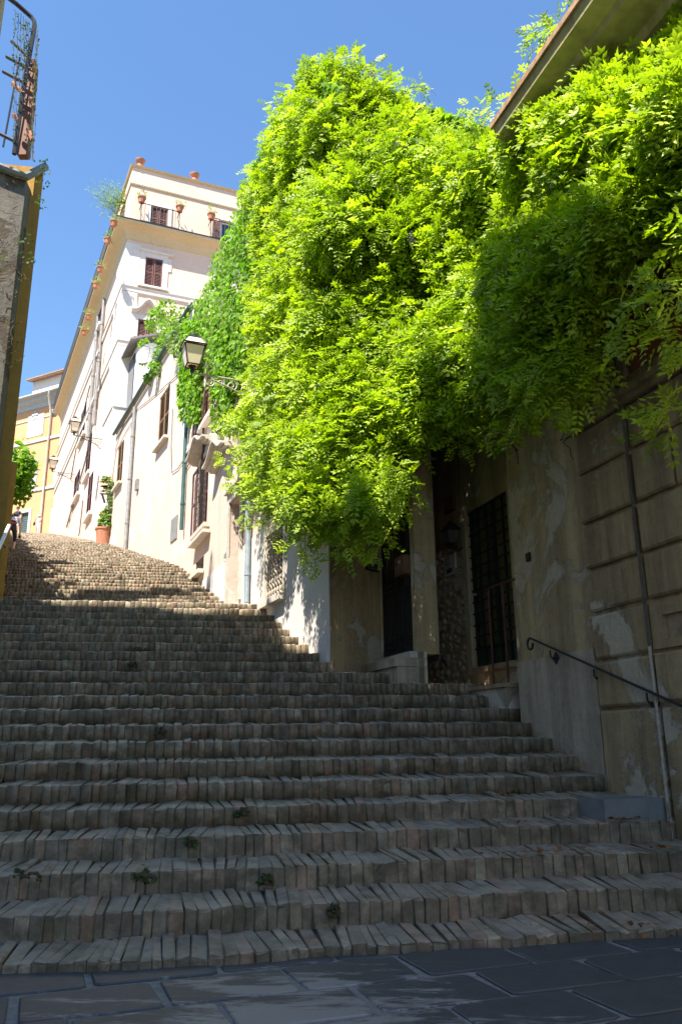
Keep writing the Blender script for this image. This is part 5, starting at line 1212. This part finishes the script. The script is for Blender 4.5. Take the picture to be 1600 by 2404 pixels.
# ------------------------------------------------------------------ iron pergola on the left terrace
pg = thing('iron_pergola', 'rusty iron pergola frame hung with dry vine strings on the left terrace', 'pergola', tuple(at(40, 365, 76)))
YP = 75.0
def pgt(name, pts, r_, mat, n=6): mb = MB(); mb.tube([at(x, y, YP + dy) for x, y, dy in pts], r_, n); return mb.done(name, mat, pg, smooth=True)
pgt('main_post', [(34, 362, 0), (56, 205, 0), (66, 150, 0), (82, 60, 0), (80, 48, 0), (74, 40, 0), (40, 10, -1), (20, -5, -2)], .045, M['iron'])
mb = MB(); a0, a1 = at(52, 362, YP + 1.5), at(76, 150, YP + 1.5); wv = Vector((.10, .0, 0)); dv = Vector((0, .16, 0)); mb.hexa([a0 - wv, a0 + wv, a0 + wv + dv, a0 - wv + dv, a1 - wv * .7, a1 + wv * .7, a1 + wv * .7 + dv, a1 - wv * .7 + dv]); mb.done('timber_post', M['wood'], pg)
for pts in ([(16, 133, 0), (70, 163, 0)], [(8, 168, 0), (62, 197, 0)], [(28, 97, 0), (66, 133, 0)], [(-8, 310, 0), (36, 332, 0)]): pgt('crossbar', pts, .035, M['iron'])
for pts in ([(30, 195, 0), (56, 220, 0)], [(32, 270, 0), (45, 283, 0)], [(74, 140, 1), (84, 152, 1), (80, 168, 1)], [(72, 235, 1), (80, 250, 1)], [(70, 310, 1), (78, 330, 1)]): pgt('stub', pts, .045, M['terracotta'])
pgt('rod', [(47, 135, 0), (8, 345, 0)], .018, M['iron'])
mb = MB(); parts = []
for i, (x0, y0, x1, y1) in enumerate([(38, 28, 30, 140), (44, 30, 36, 320), (50, 36, 44, 260), (56, 42, 54, 190), (62, 46, 58, 110), (70, 52, 62, 130), (86, 60, 76, 370), (89, 70, 72, 372), (90, 90, 78, 375), (84, 160, 74, 350), (34, 150, 33, 330), (66, 50, 56, 190)]):
    p, q = at(x0, y0, YP - .4), at(x1, y1, YP - .4); pts = wander(p, q, 14, .025); mb.tube(pts, .006, 4)
    for a in pts: parts.append(clump_leaves(a, .03, 2, .04, np.array([0, 0, 0]), LV, LF))
mb.done('vine_strings', M['drytwig'], pg)['kind'] = 'stuff'
V, F, rr = join(parts); o = arr_mesh('dry_foliage', V, F, M['weed'], pg, rnd=rr); o['kind'] = 'stuff'
# twigs and dry creeper on the old grey wall
cr = thing('dry_creeper', 'dry twiggy creeper clinging to the old grey wall at left', 'climbing plant', tuple(at(20, 600, 75.5)))
mb = MB()
for i in range(46):
    x, y = random.uniform(-10, 60), random.uniform(420, 900); x = min(x, 66 - (y - 420) * .1)
    p = at(x, y, 75.6); q = p + Vector((random.uniform(-.35, .35), -.12, random.uniform(-.5, .3))); mb.tube(wander(p, q, 5, .05), .005, 4)
mb.done('twigs', M['drytwig'], cr)['kind'] = 'stuff'
parts = [clump_leaves(at(x, y, 75.4), .16, 14, .07, np.array([0, -.4, 0]), LV, LF) for x, y in ((6, 620), (62, 560), (66, 610))]
for x, y in ((95, 385), (100, 400), (92, 420), (98, 430), (88, 470), (92, 480)): 
    p, q = at(82, 395 + (y - 385) * .6, 77), at(x + 6, y, 76.5); parts.append(clump_leaves(q, .10, 10, .05, np.array([0, 0, 0]), LV, LF))
V, F, rr = join(parts); o = arr_mesh('foliage', V, F, M['weed'], cr, rnd=rr); o['kind'] = 'stuff'
# ------------------------------------------------------------------ people
SK = plain('skin', (.50, .30, .20), .6, var=.06, sc=20, bmp=0); HAIR = plain('hair', (.03, .02, .015), .7, var=.3, sc=40)
def person(label, base, yaw, joints, cloth, cat='person', extra=None):
    """joints in body axes (x right, y forward, z up); one skinned surface, coloured by nearest limb"""
    root = thing('person', label, cat, tuple(base)); J = joints
    bones = [('pelvis', 'chest'), ('chest', 'neck'), ('neck', 'head'), ('head', 'crown')]
    for s in 'lr': bones += [('chest', 'sh' + s), ('sh' + s, 'el' + s), ('el' + s, 'wr' + s), ('wr' + s, 'ha' + s), ('pelvis', 'hp' + s), ('hp' + s, 'kn' + s), ('kn' + s, 'an' + s), ('an' + s, 'to' + s)]
    rad = dict(pelvis=.15, chest=.16, neck=.055, head=.095, crown=.085, sh=.07, el=.045, wr=.03, ha=.035, hp=.105, kn=.06, an=.042, to=.038)
    names = list(J); me = bpy.data.meshes.new('sk'); me.from_pydata([J[n] for n in names], [(names.index(a), names.index(b_)) for a, b_ in bones], [])
    ob = bpy.data.objects.new('sk', me); COL.objects.link(ob); md = ob.modifiers.new('s', 'SKIN'); md.use_smooth_shade = True; sb = ob.modifiers.new('b', 'SUBSURF'); sb.levels = 2; sb.render_levels = 2
    for i, n in enumerate(names):
        r_ = rad.get(n, rad.get(n[:2], .05)); me.skin_vertices[0].data[i].radius = (r_, r_ * (.8 if n in ('pelvis', 'chest') else 1)); me.skin_vertices[0].data[i].use_root = (n == 'pelvis')
    bpy.context.view_layer.update(); m2 = bpy.data.meshes.new_from_object(ob.evaluated_get(bpy.context.evaluated_depsgraph_get())); bpy.data.objects.remove(ob)
    m2.name = 'body'; mats = []; 
    for m_ in cloth.values():
        if m_ not in mats: mats.append(m_)
    m2.materials.clear()
    for m_ in mats: m2.materials.append(m_)
    for p in m2.polygons:
        c = p.center; best = None; bd = 9
        for a, b_ in bones:
            A, B = Vector(J[a]), Vector(J[b_]); t_ = max(0, min(1, (c - A).dot(B - A) / max((B - A).length_squared, 1e-6))); d = (c - A.lerp(B, t_)).length
            if d < bd: bd = d; best = (a, b_, t_)
        key = None; a, b_, t_ = best
        if b_ == 'crown' or (a == 'neck' and t_ > .5): key = 'head'
        elif b_ in ('neck',) : key = 'neck' if t_ > .75 else 'shirt'
        elif b_ == 'head': key = 'head'
        elif b_ == 'chest': key = 'belt' if ('belt' in cloth and t_ < .30) else ('low' if ('low' in cloth and t_ < .55) else ('stripe' if 'stripe' in cloth and t_ < .85 else 'shirt'))
        elif b_[:2] == 'sh': key = 'shirt'
        elif b_[:2] == 'el': key = 'shirt' if t_ < .65 else 'arm'
        elif b_[:2] in ('wr', 'ha'): key = 'arm'
        elif b_[:2] == 'hp': key = 'trousers'
        elif b_[:2] == 'kn': key = 'trousers'
        elif b_[:2] == 'an': key = 'trousers' if t_ < cloth_len else 'leg'
        else: key = 'shoe'
        p.material_index = mats.index(cloth.get(key, cloth['shirt']))
    R2 = Matrix.Rotation(yaw, 4, 'Z'); m2.transform(R2); m2.shade_smooth()
    link('body', m2, None, root)
    def sub(name, mbf, mat):
        mb = MB(); mbf(mb); mb.v = [tuple(R2 @ Vector(v) + Vector(base)) for v in mb.v]; return mb.done(name, mat, root, smooth=True)
    H = Vector(J['head']); U = (Vector(J['crown']) - H).normalized(); 
    def hair(mb): 
        for i in range(1): mb.lathe(H + U * .055 + Vector((0, -.015, 0)), [(.104, -.02), (.112, .03), (.10, .085), (.06, .12), (0, .13)], 14)
    sub('hair', hair, cloth.get('hair', HAIR))
    sub('nose', lambda mb: mb.tube([H + Vector((0, .085, .02)), H + Vector((0, .115, -.02))], [.012, .017], 6), cloth['head'])
    for s_ in (-1, 1): sub('ear', lambda mb: mb.tube([H + Vector((s_ * .09, -.01, -.02)), H + Vector((s_ * .105, -.02, .03))], [.014, .02], 6), cloth['head'])
    for s in 'lr':                                    # fingers
        h = Vector(J['ha' + s]); w_ = Vector(J['wr' + s]); d = (h - w_).normalized(); sd = d.cross(Vector((0, 0, 1)) if abs(d.z) < .9 else Vector((0, 1, 0))).normalized()
        for i in range(4): sub('finger', lambda mb: mb.tube([h + sd * (.024 * (i - 1.5)), h + sd * (.026 * (i - 1.5)) + d * .05, h + sd * (.026 * (i - 1.5)) + d * (.085 - .008 * abs(i - 1.3)) + Vector((0, .012, 0))], [.010, .009, .007], 6), cloth['head'])
        sub('thumb', lambda mb: mb.tube([h - d * .02 + sd * .03, h + sd * .06 + d * .02], [.011, .009], 6), cloth['head'])
    if extra: extra(sub, J)
    return root
def stand(**k):
    J = dict(pelvis=(0, 0, .96), chest=(0, 0, 1.30), neck=(0, .01, 1.48), head=(0, .03, 1.60), crown=(0, .02, 1.69))
    for s, x in (('l', -1), ('r', 1)): J.update({'sh' + s: (.19 * x, 0, 1.40), 'el' + s: (.24 * x, -.02, 1.12), 'wr' + s: (.25 * x, .06, .88), 'ha' + s: (.25 * x, .09, .79), 'hp' + s: (.10 * x, 0, .90), 'kn' + s: (.11 * x, .03, .50), 'an' + s: (.11 * x, 0, .09), 'to' + s: (.12 * x, .16, .04)})
    J.update(k); return J
def stand_at(px, py, h, y0, y1):
    """place on the stairs whose head (h above the tread) is seen at px, py"""
    best = None
    for Yq in np.arange(y0, y1, .5):
        p = at(px, py, Yq); zz = stair_z(p.x / R, p.y / R); e = abs(p.z - h - zz)
        if best is None or e < best[0]: best = (e, Vector((p.x, p.y, zz)))
    return best[1]
cl = lambda n, c, v=.08: plain(n, c, .85, var=v, sc=30, bmp=.1)
WHITE = cl('white_cloth', (.78, .78, .78)); NAVY = cl('navy_cloth', (.02, .025, .06)); BLACKC = cl('dark_cloth', (.02, .018, .02)); STR = cl('striped_cloth', (.5, .5, .55)); REDC = cl('red_cloth', (.55, .02, .02)); GREYC = cl('pale_trousers', (.62, .62, .66)); SHOE = cl('shoe', (.25, .18, .13))
cloth_len = 1.0
pw = stand_at(92, 1209, 1.74, 300, 345); zb = pw.z
def bag(sub, J):
    sub('shoulder_bag', lambda mb: mb.box(-.20, .12, -.30, -.19, .98, 1.16), NAVY); sub('bag_strap', lambda mb: mb.tube([(-.18, -.24, 1.14), (-.05, -.17, 1.42), (.1, 0, 1.5)], .02, 5), NAVY)
    sub('sunglasses', lambda mb: mb.box(-.085, .085, .10, .125, 1.60, 1.645), BLACKC)
person('person in white shirt and pale trousers with shoulder bag, one arm raised', (pw.x, pw.y, zb), math.radians(-60), stand(elr=(.36, .05, 1.16), wrr=(.50, .16, 1.34), har=(.54, .19, 1.42)), dict(head=SK, neck=SK, shirt=WHITE, arm=SK, trousers=GREYC, leg=GREYC, shoe=SHOE, hair=WHITE), extra=bag)
pn = stand_at(44, 1190, 1.75, 200, 330); cloth_len = .0
person('person in dark navy shirt and pale shorts standing near the top', (pn.x, pn.y, pn.z), math.radians(170), stand(), dict(head=SK, neck=SK, shirt=NAVY, arm=SK, trousers=WHITE, leg=SK, shoe=SHOE), extra=lambda sub, J: sub('sunglasses', lambda mb: mb.box(-.085, .085, .10, .125, 1.60, 1.645), BLACKC))
Yb_ = 152.0; pb = at(22, 1290, Yb_); zb = stair_z(pb.x / R, pb.y / R)
pb.z = min(pb.z, zb + .05) if abs(pb.z - zb) < .6 else zb
bent = dict(pelvis=(0, -.08, .88), chest=(0, .16, 1.12), neck=(0, .30, 1.24), head=(0, .40, 1.30), crown=(0, .45, 1.37))
for s, x in (('l', -1), ('r', 1)): bent.update({'sh' + s: (.18 * x, .22, 1.20), 'el' + s: (.24 * x, .18, .94), 'wr' + s: (.24 * x, .26, .72), 'ha' + s: (.23 * x, .29, .64), 'hp' + s: (.10 * x, -.07, .82), 'kn' + s: (.11 * x, .10 + .10 * x, .46 + .06 * x), 'an' + s: (.11 * x, -.10 + .16 * x, .10 + (.17 if x < 0 else 0) * 0), 'to' + s: (.12 * x, .06 + .16 * x, .04)})
cloth_len = .35
person('person in striped navy and white top bending forward up the stairs', (pb.x, pb.y, pb.z), math.radians(12), bent, dict(head=SK, neck=SK, shirt=STR, stripe=WHITE, low=NAVY, belt=REDC, arm=SK, trousers=BLACKC, leg=SK, shoe=SHOE), extra=lambda sub, J: sub('phone', lambda mb: mb.box(.20, .26, .28, .31, .55, .69), BLACKC))
